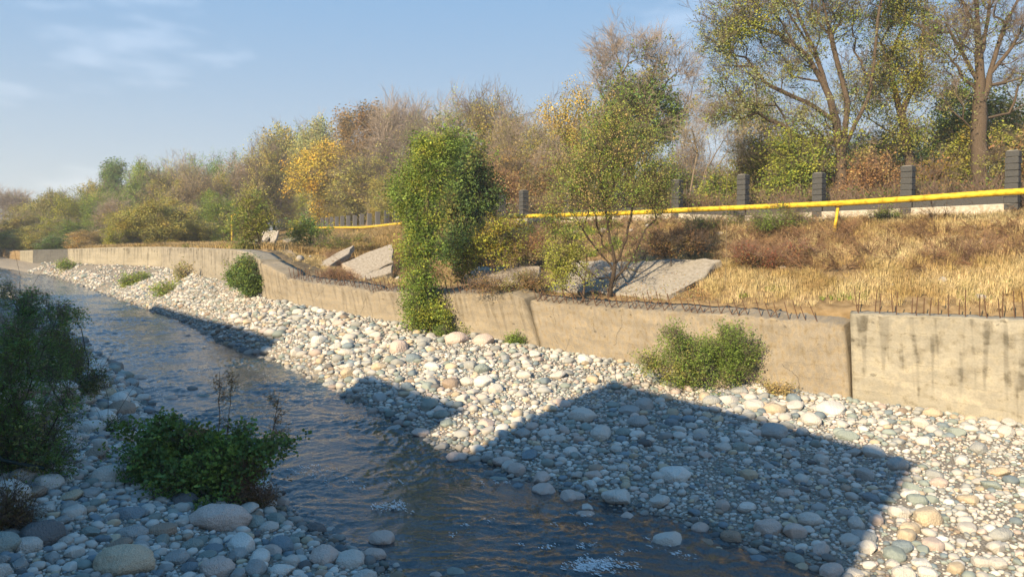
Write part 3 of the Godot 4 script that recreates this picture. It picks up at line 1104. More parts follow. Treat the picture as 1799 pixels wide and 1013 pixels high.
func build_slabs() -> void:
	var pale := lin(0.42, 0.39, 0.34)
	slab("concrete_slab", "large grey tilted slab with branch shadows behind the twisted shrub", "slab", [at(960, 511, 25.3), at(1000, 458, 27.2), at(1130, 455, 25.6), at(1200, 452, 24.9), at(1268, 462, 24.2), at(1238, 488, 23.3), at(1170, 513, 22.7)], 0.22, lin(0.37, 0.36, 0.335), 51, 0.13)
	slab("concrete_slab", "bright tilted slab left of the poplar, its face to the light", "slab", [at(600, 465, 35.2), at(640, 444, 36.2), at(689, 426, 37.2), at(691, 462, 35.4), at(636, 482, 34.0)], 0.25, pale, 52)
	slab("concrete_slab", "lower pale slab tucked under the bright tilted slab", "slab", [at(628, 485, 33.7), at(690, 465, 34.9), at(688, 477, 33.9), at(640, 492, 33.2)], 0.22, pale, 53)
	slab("concrete_slab", "narrow broken slab with pointed tip, second from the poplar", "slab", [at(556, 465, 37.0), at(596, 440, 38.6), at(621, 431, 39.4), at(612, 445, 38), at(578, 466, 36.4)], 0.25, pale, 54)
	slab("concrete_slab", "long flat slab lying on the wall bend", "slab", [at(444, 451, 36.5), at(500, 437, 41), at(516, 438, 40), at(494, 449, 37.6), at(455, 458, 35)], 0.22, lin(0.36, 0.32, 0.26), 55)
	slab("concrete_block", "small broken block at the end of the flat slab", "block", [at(489, 452, 38), at(497, 440, 38.6), at(512, 440, 38.6), at(521, 450, 38)], 0.5, lin(0.3, 0.26, 0.2), 56)
	slab("concrete_slab", "upright white slab behind the willowy bush", "slab", [at(459, 428, 45), at(459, 405, 45.6), at(490, 405, 46), at(480, 431, 45)], 0.3, lin(0.5, 0.47, 0.42), 57)
	slab("concrete_beam", "dark beam leaning against the upright white slab", "beam", [at(452, 432, 44), at(470, 414, 44.6), at(474, 417, 44.6), at(462, 433, 43.9)], 0.25, lin(0.18, 0.17, 0.15), 58, 0.02)
	slab("concrete_slab", "white sloping slab low behind the willowy bush", "slab", [at(410, 436, 43), at(424, 420, 45), at(456, 418, 45), at(452, 436, 43)], 0.2, lin(0.5, 0.47, 0.42), 59)
	slab("concrete_slab", "pale flat slab under the yellow leafed shrub", "slab", [at(808, 488, 28.2), at(840, 469, 30.2), at(948, 466, 28.2), at(946, 484, 26.4), at(900, 495, 26.2)], 0.2, lin(0.42, 0.39, 0.35), 60)
	slab("concrete_slab", "slab half buried before the far yellow pipe", "slab", [at(496, 420, 52), at(520, 413, 54), at(528, 416, 53), at(505, 426, 51)], 0.2, lin(0.3, 0.26, 0.2), 62)
	slab("white_boulder", "pointed white boulder on the grass under the yellow pipe", "boulder", [at(1616, 407, 24.2), at(1634, 376, 24.6), at(1646, 377, 24.6), at(1664, 402, 24.0)], 0.5, lin(0.48, 0.46, 0.42), 63, 0.05, "white stones by the fence")
	# loose stones of the upper bank
	var grain := speckle(21, 0.11, Color(0.66, 0.65, 0.66), Color(1, 1, 1), 256)
	var stone := textured(lin(0.48, 0.46, 0.42), grain, 1.5)
	var spots := [[1669, 376, 20, 24.6, "rounded white stone beside the pointed boulder under the pipe"], [1612, 382, 12, 24.6, "small white stone left of the pointed white boulder"], [1712, 418, 10, 22.8, "white stone lying on the brown brush"], [1748, 402, 18, 22.6, "low white rubble stone near the right fence post"], [1626, 434, 9, 22.6, "small white stone in the brown brush below the boulder"],
		[1656, 503, 20, 19.8, "flat pale stone in the green grass above the stained wall"], [1723, 528, 20, 18.6, "rounded pale stone behind the rebars at the right"], [1376, 462, 12, 23.2, "small white stone under the red twigs"], [1568, 500, 10, 20.2, "tiny stone in the dry grass above the wall"], [1760, 446, 14, 20.8, "stone among dead stems at the far right"],
		[300, 437, 7, 60, "leftmost white stone on the far wall"], [308, 435, 8, 60, "second white stone on the far wall"], [325, 434, 13, 59, "largest white stone on the far wall"], [316, 437, 8, 59, "low white stone on the far wall"], [194, 431, 7, 66, "lone pale stone on the far wall top"], [262, 433, 5, 62, "pale stone beside the dark base of the far tree"],
		[1285, 402, 16, 28.6, "white rubble stone left of the green weeds by the fence"], [1318, 405, 14, 28, "white rubble stone beneath the green weeds"], [1300, 396, 12, 29.2, "pale rubble stone against the fence footing"], [1215, 398, 14, 30, "rubble stone under the pipe right of the leaning branches"], [1140, 402, 18, 31, "rubble stone behind the twisted shrub crown"], [1108, 410, 14, 31, "small rubble stone behind the twisted shrub"], [1062, 412, 20, 32, "whitish lump beside the brown pipe leg"],
		[1180, 415, 16, 28.5, "whitish stone above the dark brush"], [1265, 412, 14, 28, "pale stone on the crest above the dark brush"], [634, 482, 14, 34.8, "round stone at the foot of the bright slab"], [545, 455, 10, 39, "stone beside the narrow slab"], [527, 467, 18, 36, "pale stone in the dry grass by the wall top"], [553, 441, 14, 42, "stone above the narrow slab"], [642, 430, 12, 44, "stone behind the bright slab"], [655, 428, 10, 45, "smaller stone behind the bright slab"],
		[700, 480, 12, 33, "stone by the foot of the poplar leaves"], [1012, 408, 16, 33, "rubble stone left of the brown pipe leg"], [520, 443, 8, 42, "white stone right of the small broken block"], [532, 449, 8, 41, "tiny white stone right of the broken block"]]
	var shape := [stone_mesh(3, 2, 0.3), stone_mesh(8, 2, 0.6), stone_mesh(5, 2, 0.2)]
	for s in spots:
		var p := at(s[0], s[1], s[3])
		p.y = on_upland(p.x, s[3]).y
		var size: float = s[2] * s[3] / FOCAL
		var o := part("loose_stone", shape[rng.randi() % 3], stone, null, Transform3D(Basis(Vector3.UP, rr(0, 6)).scaled_local(Vector3.ONE * size), p + Vector3(0, size * 0.2, 0)))
		tag(o, s[4], "stone", "loose stones on the upper bank")

# ------------------------------------------------------------------ fence and pipe
func build_fence() -> void:
	var o := thing("fence", "unfinished fence of dark block posts on a white footing behind the pipe", "fence", p3(Vector2(13.5, 26), 5.9))
	var dark := textured(lin(0.085, 0.088, 0.092), speckle(23, 0.1, Color(0.75, 0.75, 0.75), Color(1, 1, 1), 128), 2.0, relief(24, 0.2, 128), 0.4)
	var mortar := textured(lin(0.34, 0.33, 0.31), speckle(25, 0.1, Color(0.8, 0.8, 0.8), Color(1, 1, 1), 128), 2.0)
	var white := textured(lin(0.55, 0.53, 0.49), speckle(26, 0.03, Color(0.75, 0.72, 0.66), Color(1, 1, 1), 256), 0.7, relief(27, 0.1), 0.6)
	var turn := Basis(Vector3.UP, PI / 4)
	var spots := []
	for k in range(-1, 7): spots.append(Vector2(13.5 - 2.15 * k, 26 + 2.17 * k))
	for k in range(1, 10): spots.append(Vector2(0.7, 39).lerp(Vector2(-10.7, 65), k / 9.0))
	for k in range(1, 22): spots.append(Vector2(-10.7, 65).lerp(Vector2(-38.5, 130), k / 21.0))
	for i in spots.size():
		var q: Vector2 = spots[i]
		var lift := 0.3 * clampf((9.0 - i) / 4.0, 0.0, 1.0)
		var g := on_upland(q.x, q.y) + Vector3(0, lift, 0)
		var near := i < 8
		var way: Vector2 = spots[mini(i + 1, spots.size() - 1)] - spots[maxi(i - 1, 0)]
		turn = Basis(Vector3.UP, atan2(way.y, way.x))
		var base := g - o.position + Vector3(0, -0.08, 0)
		if near:
			var courses := 8 + (1 if i % 3 == 0 else 0)
			var post := part("post", box_mesh(Vector3(0.3, courses * 0.205 + 0.02, 0.3), 0.01), mortar, o, Transform3D(turn, base + Vector3(0, courses * 0.1025, 0)))
			for c in courses:
				part("block", box_mesh(Vector3(0.37, 0.19, 0.37), 0.012), dark, post, Transform3D(Basis(Vector3.UP, rr(-0.03, 0.03)), Vector3(rr(-0.006, 0.006), (c + 0.5) * 0.205 - courses * 0.1025, rr(-0.006, 0.006))))
		else:
			part("post", box_mesh(Vector3(0.37, 1.66, 0.37), 0.01), dark if i < 17 else textured(lin(0.14, 0.14, 0.145), speckle(23, 0.1, Color(0.75, 0.75, 0.75), Color(1, 1, 1), 128), 2.0), o, Transform3D(turn, base + Vector3(0, 0.83, 0)))
	for i in spots.size() - 1:
		var a := on_upland(spots[i].x, spots[i].y)
		var b := on_upland(spots[i + 1].x, spots[i + 1].y)
		a.y += 0.3 * clampf((9.0 - i) / 4.0, 0.0, 1.0)
		b.y += 0.3 * clampf((8.0 - i) / 4.0, 0.0, 1.0)
		var flat := Vector3(b.x - a.x, 0, b.z - a.z)
		var bas := Basis(Vector3.UP, atan2(-flat.z, flat.x))
		bas = Basis(bas.x * 1.0, bas.y, bas.z)
		var slope := atan2(b.y - a.y, flat.length())
		bas = bas * Basis(Vector3(0, 0, 1), slope)
		var mid := (a + b) * 0.5 - o.position
		part("footing", box_mesh(Vector3(snappedf(flat.length() - 0.02, 0.05), 0.52, 0.34), 0.02), white, o, Transform3D(bas, mid + Vector3(0, -0.13, 0)))
		part("plinth_course", box_mesh(Vector3(snappedf(flat.length() - 0.4, 0.05), 0.24, 0.24), 0.01), dark, o, Transform3D(bas, mid + Vector3(0, 0.252, 0)))
	# the yellow pipe
	var pts := [at(2300, 312, 16.8), at(2040, 325, 19.1), at(1780, 337, 21.9), at(1620, 348, 23.5), at(1473, 357, 25.5), at(1330, 363.5, 27.5), at(1200, 369, 29.5), at(1100, 374, 31.5), at(980, 378, 33.9), at(850, 382.5, 37), at(760, 388, 43), at(690, 394, 52), at(660, 397.3, 56.5), at(634, 399.4, 61), at(600, 399.3, 68), at(560, 400, 79), at(520, 402, 93), at(490, 402.5, 107)]
	var yellow := textured(lin(0.72, 0.53, 0.045), speckle(28, 0.03, Color(0.5, 0.4, 0.28), Color(1, 1, 1), 256, Color(0.95, 0.93, 0.88)), 0.6, null, 1.0, false, 0.5)
	var root: Vector3 = pts[4]
	var pipe := thing("gas_pipe", "long yellow pipe running level on thin legs before the fence", "pipe", root)
	var fine := []
	var radii := []
	for i in pts.size() - 1:
		for k in 6:
			var a: Vector3 = pts[maxi(i - 1, 0)]
			var q: Vector3 = pts[i].cubic_interpolate(pts[i + 1], a, pts[mini(i + 2, pts.size() - 1)], k / 6.0)
			fine.append(q - root)
			radii.append(0.095)
	var t := tubes()
	tube(t, fine, radii, 14, true)
	part("pipe", solid(t.v, t.i), yellow, pipe)
	# welded joints
	for k in [14, 27, 38, 50, 62]:
		var w := tubes()
		var way: Vector3 = (fine[k + 1] - fine[k]).normalized()
		tube(w, [fine[k] - way * 0.02, fine[k] - way * 0.008, fine[k] + way * 0.008, fine[k] + way * 0.02], [0.093, 0.1, 0.1, 0.093], 14)
		part("weld", solid(w.v, w.i), yellow, pipe)
	var rust := textured(lin(0.13, 0.075, 0.045), speckle(29, 0.1, Color(0.6, 0.6, 0.6), Color(1, 1, 1), 128), 2.0)
	for s in [[1473, 357, 25.5, 0], [1073, 375.5, 32.1, 1], [1752, 339, 22.2, 1], [595, 399, 69, 0], [628, 399.5, 62.4, 0], [660, 398, 56.5, 1], [540, 401, 86, 0], [880, 381, 36.2, 1]]:
		if s[0] == 1752 : continue
		var p := at(s[0], s[1], s[2])
		var foot := on_upland(p.x, s[2]).y
		var leg := tubes()
		var off := Vector3(-0.14, 0, 0) if s[0] == 1473 else Vector3.ZERO
		tube(leg, [Vector3(p.x, foot - 0.3, p.z) - root + off, p - Vector3(0, 0.09, 0) - root], [0.05, 0.05], 10, true)
		part("leg", solid(leg.v, leg.i), rust if s[3] else yellow, pipe)
		part("saddle", box_mesh(Vector3(0.16, 0.04, 0.16), 0.005), rust, pipe, Transform3D(Basis(), p - Vector3(0, 0.115, 0) - root))
	# the pipe's riser far left, above the willowy bush
	var r2 := thing("gas_riser", "short yellow upright pipe behind the willowy bush", "pipe", at(407, 405, 60))
	var t2 := tubes()
	tube(t2, [Vector3(0, -0.8, 0), Vector3(0, 1.1, 0), Vector3(0.06, 1.22, 0), Vector3(0.2, 1.25, 0), Vector3(0.7, 1.25, 0)], [0.08, 0.08, 0.08, 0.08, 0.08], 10, true)
	part("pipe", solid(t2.v, t2.i), yellow, r2)

# ------------------------------------------------------------------ trees and shrubs
func leaf_clump(seed_: int, n: int, reach: float, leaf: float, wide: float) -> ArrayMesh:
	var key := "clump%d_%d_%.3f_%.3f_%.3f" % [seed_, n, reach, leaf, wide]
	if cache.has(key): return cache[key]
	var r := RandomNumberGenerator.new()
	r.seed = seed_
	var v := PackedVector3Array()
	var idx := PackedInt32Array()
	for i in n:
		var c := Vector3(r.randfn(), r.randfn(), r.randfn()) * reach * 0.42
		var d := Vector3(r.randf_range(-1, 1), r.randf_range(-0.9, 0.6), r.randf_range(-1, 1)).normalized()
		var s := d.cross(Vector3(r.randf_range(-1, 1), r.randf_range(-1, 1), r.randf_range(-1, 1))).normalized()
		var l := leaf * r.randf_range(0.6, 1.2)
		var up := d.cross(s) * l * 0.14
		var k := v.size()
		v.append_array([c, c + d * l * 0.5 + s * l * wide * 0.5 + up, c + d * l, c + d * l * 0.45 - s * l * wide * 0.5 + up])
		idx.append_array([k, k + 1, k + 2, k, k + 2, k + 3])
	cache[key] = solid(v, idx, null, false)
	return cache[key]

func twig_clump(seed_: int, n: int, spread: float, thick := 0.007) -> ArrayMesh:
	var key := "twigs%d_%d_%.2f_%.4f" % [seed_, n, spread, thick]
	if cache.has(key): return cache[key]
	var keep := rng.state
	rng.seed = seed_
	var t := tubes()
	for i in n:
		var d := Vector3(rr(-spread, spread), 1, rr(-spread, spread)).normalized()
		var from := Vector3.UP * rr(0, 0.35)
		var l := rr(0.5, 1.0)
		var mid := from + d * l * 0.5 + Vector3(rr(-0.07, 0.07), rr(-0.04, 0.04), rr(-0.07, 0.07))
		var tip := from + d * l + Vector3(rr(-0.16, 0.16), rr(-0.1, 0.1), rr(-0.16, 0.16))
		tube(t, [from, mid, tip], [thick, thick * 0.75, thick * 0.3], 3)
		for k in 2:
			var e := (d + Vector3(rr(-0.9, 0.9), rr(-0.3, 0.5), rr(-0.9, 0.9))).normalized()
			var a := from.lerp(mid, 0.6) if k == 0 else mid.lerp(tip, 0.3)
			tube(t, [a, a + e * l * rr(0.2, 0.45)], [thick * 0.6, thick * 0.25], 3)
	rng.state = keep
	cache[key] = solid(t.v, t.i)
	return cache[key]

# a branching that reaches every point by the shortest natural way from the stems
func branching(stems: Array, goals: Array, step: float, wander: float) -> Dictionary:
	var pos := PackedVector3Array()
	var par := PackedInt32Array()
	var run := PackedFloat32Array()
	for s in stems:
		var from := -1
		if pos.size() > 0:
			var best := 1e9
			for i in pos.size():
				var dd: float = pos[i].distance_to(s[0])
				if dd < best:
					best = dd
					from = i
		else:
			pos.append(s[0])
			par.append(-1)
			run.append(0.0)
			from = 0
		for i in s.size() - 1:
			var a: Vector3 = s[i]
			var b: Vector3 = s[i + 1]
			var k := maxi(1, int((b - a).length() / step))
			for j in k:
				var q := a.lerp(b, float(j + 1) / k) + Vector3(rr(-1, 1), rr(-0.3, 0.3), rr(-1, 1)) * wander * step * 0.5
				pos.append(q)
				par.append(from)
				run.append(run[from] + (q - pos[from]).length())
				from = pos.size() - 1
	var root := pos[0]
	var stem_count := pos.size()
	goals.sort_custom(func(a, b): return a[0].distance_squared_to(root) < b[0].distance_squared_to(root))
	var ends := []
	for g in goals:
		var q: Vector3 = g[0]
		var best := 1e9
		var at_ := 0
		for i in pos.size():
			var dd := pos[i].distance_to(q)
			if dd >= best: continue
			var cost := dd + 0.32 * run[i] + maxf(0.0, pos[i].y - q.y) * 0.7
			if cost < best:
				best = cost
				at_ = i
		var a := pos[at_]
		var dist := a.distance_to(q)
		var k := maxi(1, int(dist / step))
		var from := at_
		for j in k:
			var t := float(j + 1) / k
			var m := a.lerp(q, t) + Vector3(0, -0.12 * dist * sin(t * PI) * 0.6, 0)
			if j < k - 1: m += Vector3(rr(-1, 1), rr(-1, 1), rr(-1, 1)) * wander * step
			pos.append(m)
			par.append(from)
			run.append(run[from] + (m - pos[from]).length())
			from = pos.size() - 1
		ends.append([from, g[1]])
	return {"pos": pos, "par": par, "stem": stem_count, "ends": ends}

func wood(b: Dictionary, tip: float, root_radius: float) -> Array:
	var pos: PackedVector3Array = b.pos
	var par: PackedInt32Array = b.par
	var n := pos.size()
	var kids := []
	kids.resize(n)
	for i in n: kids[i] = []
	for i in range(1, n): kids[par[i]].append(i)
	var tips := 0
	for i in n:
		if kids[i].is_empty(): tips += 1
	var e := clampf(log(maxf(2.0, tips)) / log(maxf(1.5, root_radius / tip)), 1.2, 3.2)
	var burden := PackedFloat32Array()
	burden.resize(n)
	for i in range(n - 1, -1, -1):
		if kids[i].is_empty(): burden[i] = 1.0
		if par[i] >= 0: burden[par[i]] += burden[i]
	var rad := PackedFloat32Array()
	rad.resize(n)
	for i in n: rad[i] = tip * pow(burden[i], 1.0 / e)
	var thick := tubes()
	var thin := tubes()
	var heads := [[-1, 0]]
	while not heads.is_empty():
		var h: Array = heads.pop_back()
		var pts := []
		var radii := []
		if h[0] >= 0:
			pts.append(pos[h[0]])
			radii.append(minf(rad[h[0]], rad[h[1]] * 1.25))
		var i: int = h[1]
		while true:
			pts.append(pos[i])
			radii.append(rad[i])
			var main := -1
			for k in kids[i]:
				if main < 0 or burden[k] > burden[main]: main = k
			for k in kids[i]:
				if k != main: heads.append([i, k])
			if main < 0: break
			i = main
		if pts.size() < 2: continue
		radii[radii.size() - 1] *= 0.5
		var big: float = radii[0]
		if h[0] < 0 :
			radii[0] *= 1.35
		var sides := 8 if big > 0.1 else (6 if big > 0.04 else (4 if big > 0.015 else 3))
		tube(thick if big > root_radius * 0.3 else thin, pts, radii, sides)
	return [thick, thin, rad]

func bark(tone: int) -> StandardMaterial3D:
	var key := "bark%d" % tone
	if cache.has(key): return cache[key]
	var c: Color = [lin(0.16, 0.125, 0.095), lin(0.26, 0.215, 0.165), lin(0.1, 0.078, 0.06), lin(0.3, 0.25, 0.19), lin(0.2, 0.13, 0.095)][tone]
	var m := textured(c, speckle(70 + tone, 0.08, Color(0.6, 0.58, 0.56), Color(1, 1, 1), 128), 2.2, relief(80, 0.12, 128), 1.6)
	cache[key] = m
	return m

# blobs: [centre, radii, how many goals, leafiness]; leaf: [clump count per goal, n, reach, length, width]; tints: list of colours, first the commonest
func grow(o: Node3D, stems: Array, blobs: Array, tone: int, trunk: float, leaf: Array, tints: Array, twigs: float, step := 0.35, seed_ := 1, base_tint := Color.WHITE) -> void:
	var stray := 0.96 if seed_ >= 200 else (0.74 if seed_ < 40 else 0.84)
	rng.seed = seed_ * 7919 + 13
	var gaps := noise(seed_, 0.55 / maxf(0.3, leaf[2] * 2.0), FastNoiseLite.TYPE_SIMPLEX_SMOOTH, 2)
	var goals := []
	for b in blobs:
		var made := 0
		var tries := 0
		while made < b[2] and tries < b[2] * 12:
			tries += 1
			var q := Vector3(rng.randfn(), rng.randfn(), rng.randfn()).normalized() * pow(rng.randf(), 0.5) * (1.0 if rng.randf() < stray else rr(1.0, 1.35))
			var p: Vector3 = b[0] + q * b[1]
			if p.y < 0.03: continue
			if gaps.get_noise_3dv(p * 0.6) < -0.1: continue
			goals.append([p, b[3]])
			made += 1
	var br := branching(stems, goals, step, 0.16)
	var w := wood(br, 0.004 + trunk * 0.018, trunk)
	var pos: PackedVector3Array = br.pos
	part("trunk", solid(w[0].v, w[0].i), bark(tone), o)
	if w[1].v.size() > 0: tag(part("branches", solid(w[1].v, w[1].i), bark(tone), o), "", "", "", "stuff")
	var places := []
	var colours := []
	var sprays := []
	var shades := []
	var vary := noise(seed_ + 9, 0.3, FastNoiseLite.TYPE_SIMPLEX_SMOOTH, 2)
	for e in br.ends:
		var i: int = e[0]
		var p := pos[i]
		var dir: Vector3 = (p - pos[br.par[i]]).normalized()
		if twigs > 0.0 and rng.randf() < 0.9:
			var bas := Basis(Quaternion(Vector3.UP, (dir + Vector3(0, 0.25, 0)).normalized())) if dir.y > -0.95 else Basis()
			sprays.append(Transform3D((bas * Basis(Vector3.UP, rr(0, TAU_))).scaled_local(Vector3.ONE * twigs * rr(0.7, 1.4)), p - dir * 0.05))
			shades.append(Color.WHITE * rr(0.7, 1.3))
		var k := int(leaf[0] * e[1] + rng.randf())
		for j in k:
			var off: Vector3 = Vector3(rng.randfn(), rng.randfn(), rng.randfn()) * leaf[2] * 0.78
			var q: Vector3 = p + off - dir * rr(0.0, step * 0.8)
			places.append(Transform3D(Basis.from_euler(Vector3(rr(-0.5, 0.5), rr(0, TAU_), rr(-0.5, 0.5))).scaled_local(Vector3.ONE * rr(0.75, 1.25)), q))
			var pick := clampf(absf(vary.get_noise_3dv(q)) * 1.5 + rr(-0.1, 0.55) - 0.1, 0.0, 0.999)
			var c: Color = tints[int(pick * tints.size())]
			var v := rr(0.65, 1.25)
			colours.append(Color(c.r * v * rr(0.92, 1.08), c.g * v, c.b * v * rr(0.85, 1.15)))
	if sprays.size(): many("twigs", twig_clump(5, 5, 0.85, 0.008 + 0.004 * trunk), tinted_bark(tone), sprays, shades, o)
	if places.size(): many("crown", leaf_clump(seed_ % 3, leaf[1], leaf[2], leaf[3], leaf[4]), leaf_mat(base_tint), places, colours, o)

func tinted_bark(tone: int) -> StandardMaterial3D:
	var key := "twigbark%d" % tone
	if not cache.has(key):
		var m := tinted(lin(0.17, 0.13, 0.105), 0.9)
		m.albedo_color = [lin(0.17, 0.135, 0.11), lin(0.29, 0.24, 0.2), lin(0.12, 0.09, 0.07), lin(0.32, 0.27, 0.2), lin(0.24, 0.15, 0.11)][tone]
		cache[key] = m
	return cache[key]

# a tree drawn from places in the photograph: base and blobs in its pixels, at one distance
func photo_tree(called: String, label: String, category: String, base: Vector3, d: float, stems: Array, blobs: Array, tone: int, trunk: float, leaf: Array, tints: Array, twigs: float, step: float, seed_: int, group := "") -> Node3D:
	var o := thing(called, label, category, base, group)
	var st := []
	for s in stems:
		var line := []
		for q in s: line.append(at(q[0], q[1], d + (q[2] if q.size() > 2 else 0.0)) - base)
		st.append(line)
	st[0][0] = Vector3(0, -0.15, 0)
	var bl := []
	for b in blobs:
		var dd: float = d + b[6]
		bl.append([at(b[0], b[1], dd) - base, Vector3(b[2], b[3], (b[2] + b[3]) * 0.5 if b[2] < b[3] else b[2]) * dd / FOCAL, b[4], b[5]])
	grow(o, st, bl, tone, trunk, leaf, tints, twigs, step, seed_)
	return o

const GREEN := Color(0.147, 0.217, 0.042)
const DEEP := Color(0.070, 0.119, 0.035)
const OLIVE := Color(0.238, 0.231, 0.070)
const LIME := Color(0.308, 0.336, 0.049)
const GOLD := Color(0.39, 0.31, 0.05)
const STRAW := Color(0.39, 0.3, 0.13)
const RUST := Color(0.33, 0.19, 0.085)
const MAUVE := Color(0.25, 0.205, 0.13)
const BROWN := Color(0.23, 0.165, 0.075)
const SILVER := Color(0.238, 0.266, 0.119)

func build_near_trees() -> void:
	# the poplar at the foot of the wall
	var p := meet(river, 757, 582, 18.0, 40.0)
	if p.y < -100: p = Vector3(-2.85, 1.8, -26.3)
	var d := -p.z
	photo_tree("poplar", "dense green young poplar growing at the foot of the wall", "tree", p, d, [[[757, 578], [752, 500], [745, 430], [752, 350], [770, 270]], [[752, 500], [738, 420], [722, 330]], [[745, 430], [772, 360], [782, 300]]],
		[[746, 525, 33, 56, 190, 1.0, 0.0], [740, 440, 35, 70, 210, 1.0, 0.0], [732, 360, 42, 52, 190, 1.0, 0.2], [748, 300, 40, 44, 150, 1.0, 0.3], [772, 262, 24, 26, 60, 1.0, 0.4], [742, 252, 12, 22, 26, 1.0, 0.4], [795, 248, 12, 20, 26, 1.0, 0.4], [708, 310, 14, 34, 40, 1.0, 0.3], [716, 350, 24, 30, 60, 0.9, 0.3], [770, 560, 22, 22, 40, 0.8, -0.2]],
		0, 0.1, [3.3, 22, 0.22, 0.07, 0.7], [GREEN * 1.2, GREEN * 1.45, GREEN * 1.0, LIME * 1.0, GREEN * 1.3, LIME * 1.2], 0.3, 0.3, 21)
	# the dark tree behind it
	p = on_upland(-2.6, 33.5)
	photo_tree("dark_tree", "dark green bushy tree just behind the poplar", "tree", p, 33.5, [[[800, 470], [805, 420], [812, 360], [818, 290]], [[805, 420], [835, 380], [850, 340]]],
		[[815, 300, 46, 52, 200, 1.0, 0.0], [812, 370, 44, 50, 190, 1.0, 0.0], [806, 430, 34, 45, 120, 1.0, -0.5], [850, 350, 36, 46, 130, 0.8, 0.5], [860, 390, 26, 36, 60, 0.7, 0.4]],
		2, 0.12, [4.0, 14, 0.26, 0.11, 0.7], [DEEP * 1.5, GREEN * 0.8, DEEP * 1.2, OLIVE], 0.4, 0.36, 22)
	# yellow shrub
	p = on_upland(-0.75, 28.3)
	photo_tree("yellow_shrub", "yellow leafed shrub on thin stems beside the poplar", "shrub", p, 28.3, [[[866, 492], [868, 455], [855, 420]], [[868, 470], [884, 440], [900, 410]], [[866, 480], [850, 440], [830, 415]], [[868, 460], [878, 420], [874, 390]]],
		[[845, 420, 42, 34, 120, 0.9, 0.0], [880, 405, 50, 34, 130, 0.9, 0.0], [815, 440, 26, 30, 70, 1.0, -0.3], [905, 440, 34, 26, 60, 0.6, 0.3], [870, 450, 50, 24, 60, 0.5, 0.0], [812, 480, 18, 22, 30, 0.8, -0.4]],
		0, 0.05, [2.3, 12, 0.2, 0.075, 0.7], [LIME * 1.2, GOLD * 0.8, LIME, GOLD], 0.32, 0.3, 23)
	# twisted open shrub on the wall's back
	p = on_upland(3.0, 23.6)
	photo_tree("twisted_shrub_tree", "open crowned small tree with dark twisted stems above the long wall section", "tree", p, 23.6, [[[1085, 500], [1082, 462], [1072, 420], [1062, 350], [1050, 290]], [[1082, 470], [1100, 420], [1112, 360], [1125, 300]], [[1084, 480], [1060, 450], [1035, 420], [1000, 370]], [[1085, 490], [1110, 455], [1135, 400]], [[1112, 360], [1135, 300], [1150, 250]]],
		[[1075, 250, 80, 55, 260, 0.9, 0.2], [1130, 300, 62, 60, 240, 0.9, 0.0], [1020, 300, 62, 62, 230, 0.9, 0.0], [1075, 340, 90, 42, 240, 0.85, 0.0], [985, 380, 42, 38, 110, 0.8, -0.2], [1160, 340, 40, 40, 120, 0.8, 0.2], [1100, 205, 50, 28, 90, 0.7, 0.4], [1000, 430, 34, 36, 70, 0.8, 0.0], [1090, 420, 70, 34, 60, 0.25, 0.0], [1090, 475, 55, 25, 60, 0.05, 0.0]],
		2, 0.075, [2.5, 11, 0.22, 0.062, 0.62], [OLIVE * 1.2, GREEN * 1.15, OLIVE * 1.35, GREEN * 1.35, LIME * 0.9, STRAW], 0.3, 0.28, 24)
	p = on_upland(2.0, 23.1)
	photo_tree("small_shrub", "thin stemmed pale green shrub left of the twisted small tree", "shrub", p, 23.1, [[[1030, 508], [1031, 470], [1028, 430]], [[1030, 500], [1012, 470], [1000, 440]], [[1030, 505], [1040, 470], [1050, 445]]],
		[[990, 470, 26, 34, 80, 1.0, 0.0], [1020, 430, 26, 34, 60, 0.6, 0.0], [1035, 480, 26, 26, 40, 0.15, 0.0], [968, 440, 18, 24, 36, 1.0, -0.2]], 0, 0.035, [3.4, 11, 0.16, 0.065, 0.6], [LIME, OLIVE * 1.3, LIME * 1.2], 0.25, 0.22, 25)
	# willowy bush at the wall bend and the small feathery tree beside it
	p = on_upland(-13.4, 40.5)
	photo_tree("willowy_bush", "pale green willowy bush at the wall bend before white slabs", "shrub", p, 40.5, [[[452, 440], [450, 400], [440, 360]], [[452, 438], [468, 395], [478, 360]], [[450, 436], [430, 405], [418, 380]]],
		[[444, 362, 30, 36, 130, 0.9, 0.0], [422, 390, 26, 34, 90, 0.9, 0.0], [462, 375, 16, 30, 50, 0.8, 0.2], [432, 415, 28, 20, 60, 0.7, 0.0]], 0, 0.07, [3.6, 12, 0.3, 0.1, 0.45], [GREEN * 1.3, OLIVE * 1.4, LIME * 0.9], 0.5, 0.4, 26)
	p = on_upland(-11.6, 43.5)
	photo_tree("feathery_sapling", "small sapling with drooping dark green fronds before the yellow pipe", "tree", p, 43.5, [[[545, 436], [546, 415], [546, 395]]],
		[[530, 412, 20, 7, 24, 0.8, 0.0], [564, 408, 20, 7, 24, 0.8, 0.0], [546, 394, 18, 6, 20, 0.8, 0.0], [545, 425, 18, 6, 18, 0.8, 0.0]], 2, 0.045, [4.0, 12, 0.28, 0.16, 0.4], [GREEN * 1.35, DEEP * 2.0, LIME * 1.0], 0.3, 0.3, 27)
	# bush against the wall, round bush at the bend
	p = meet(river, 1240, 676, 15.0, 30.0)
	if p.y < -100: p = Vector3(5.2, 1.05, -20.0)
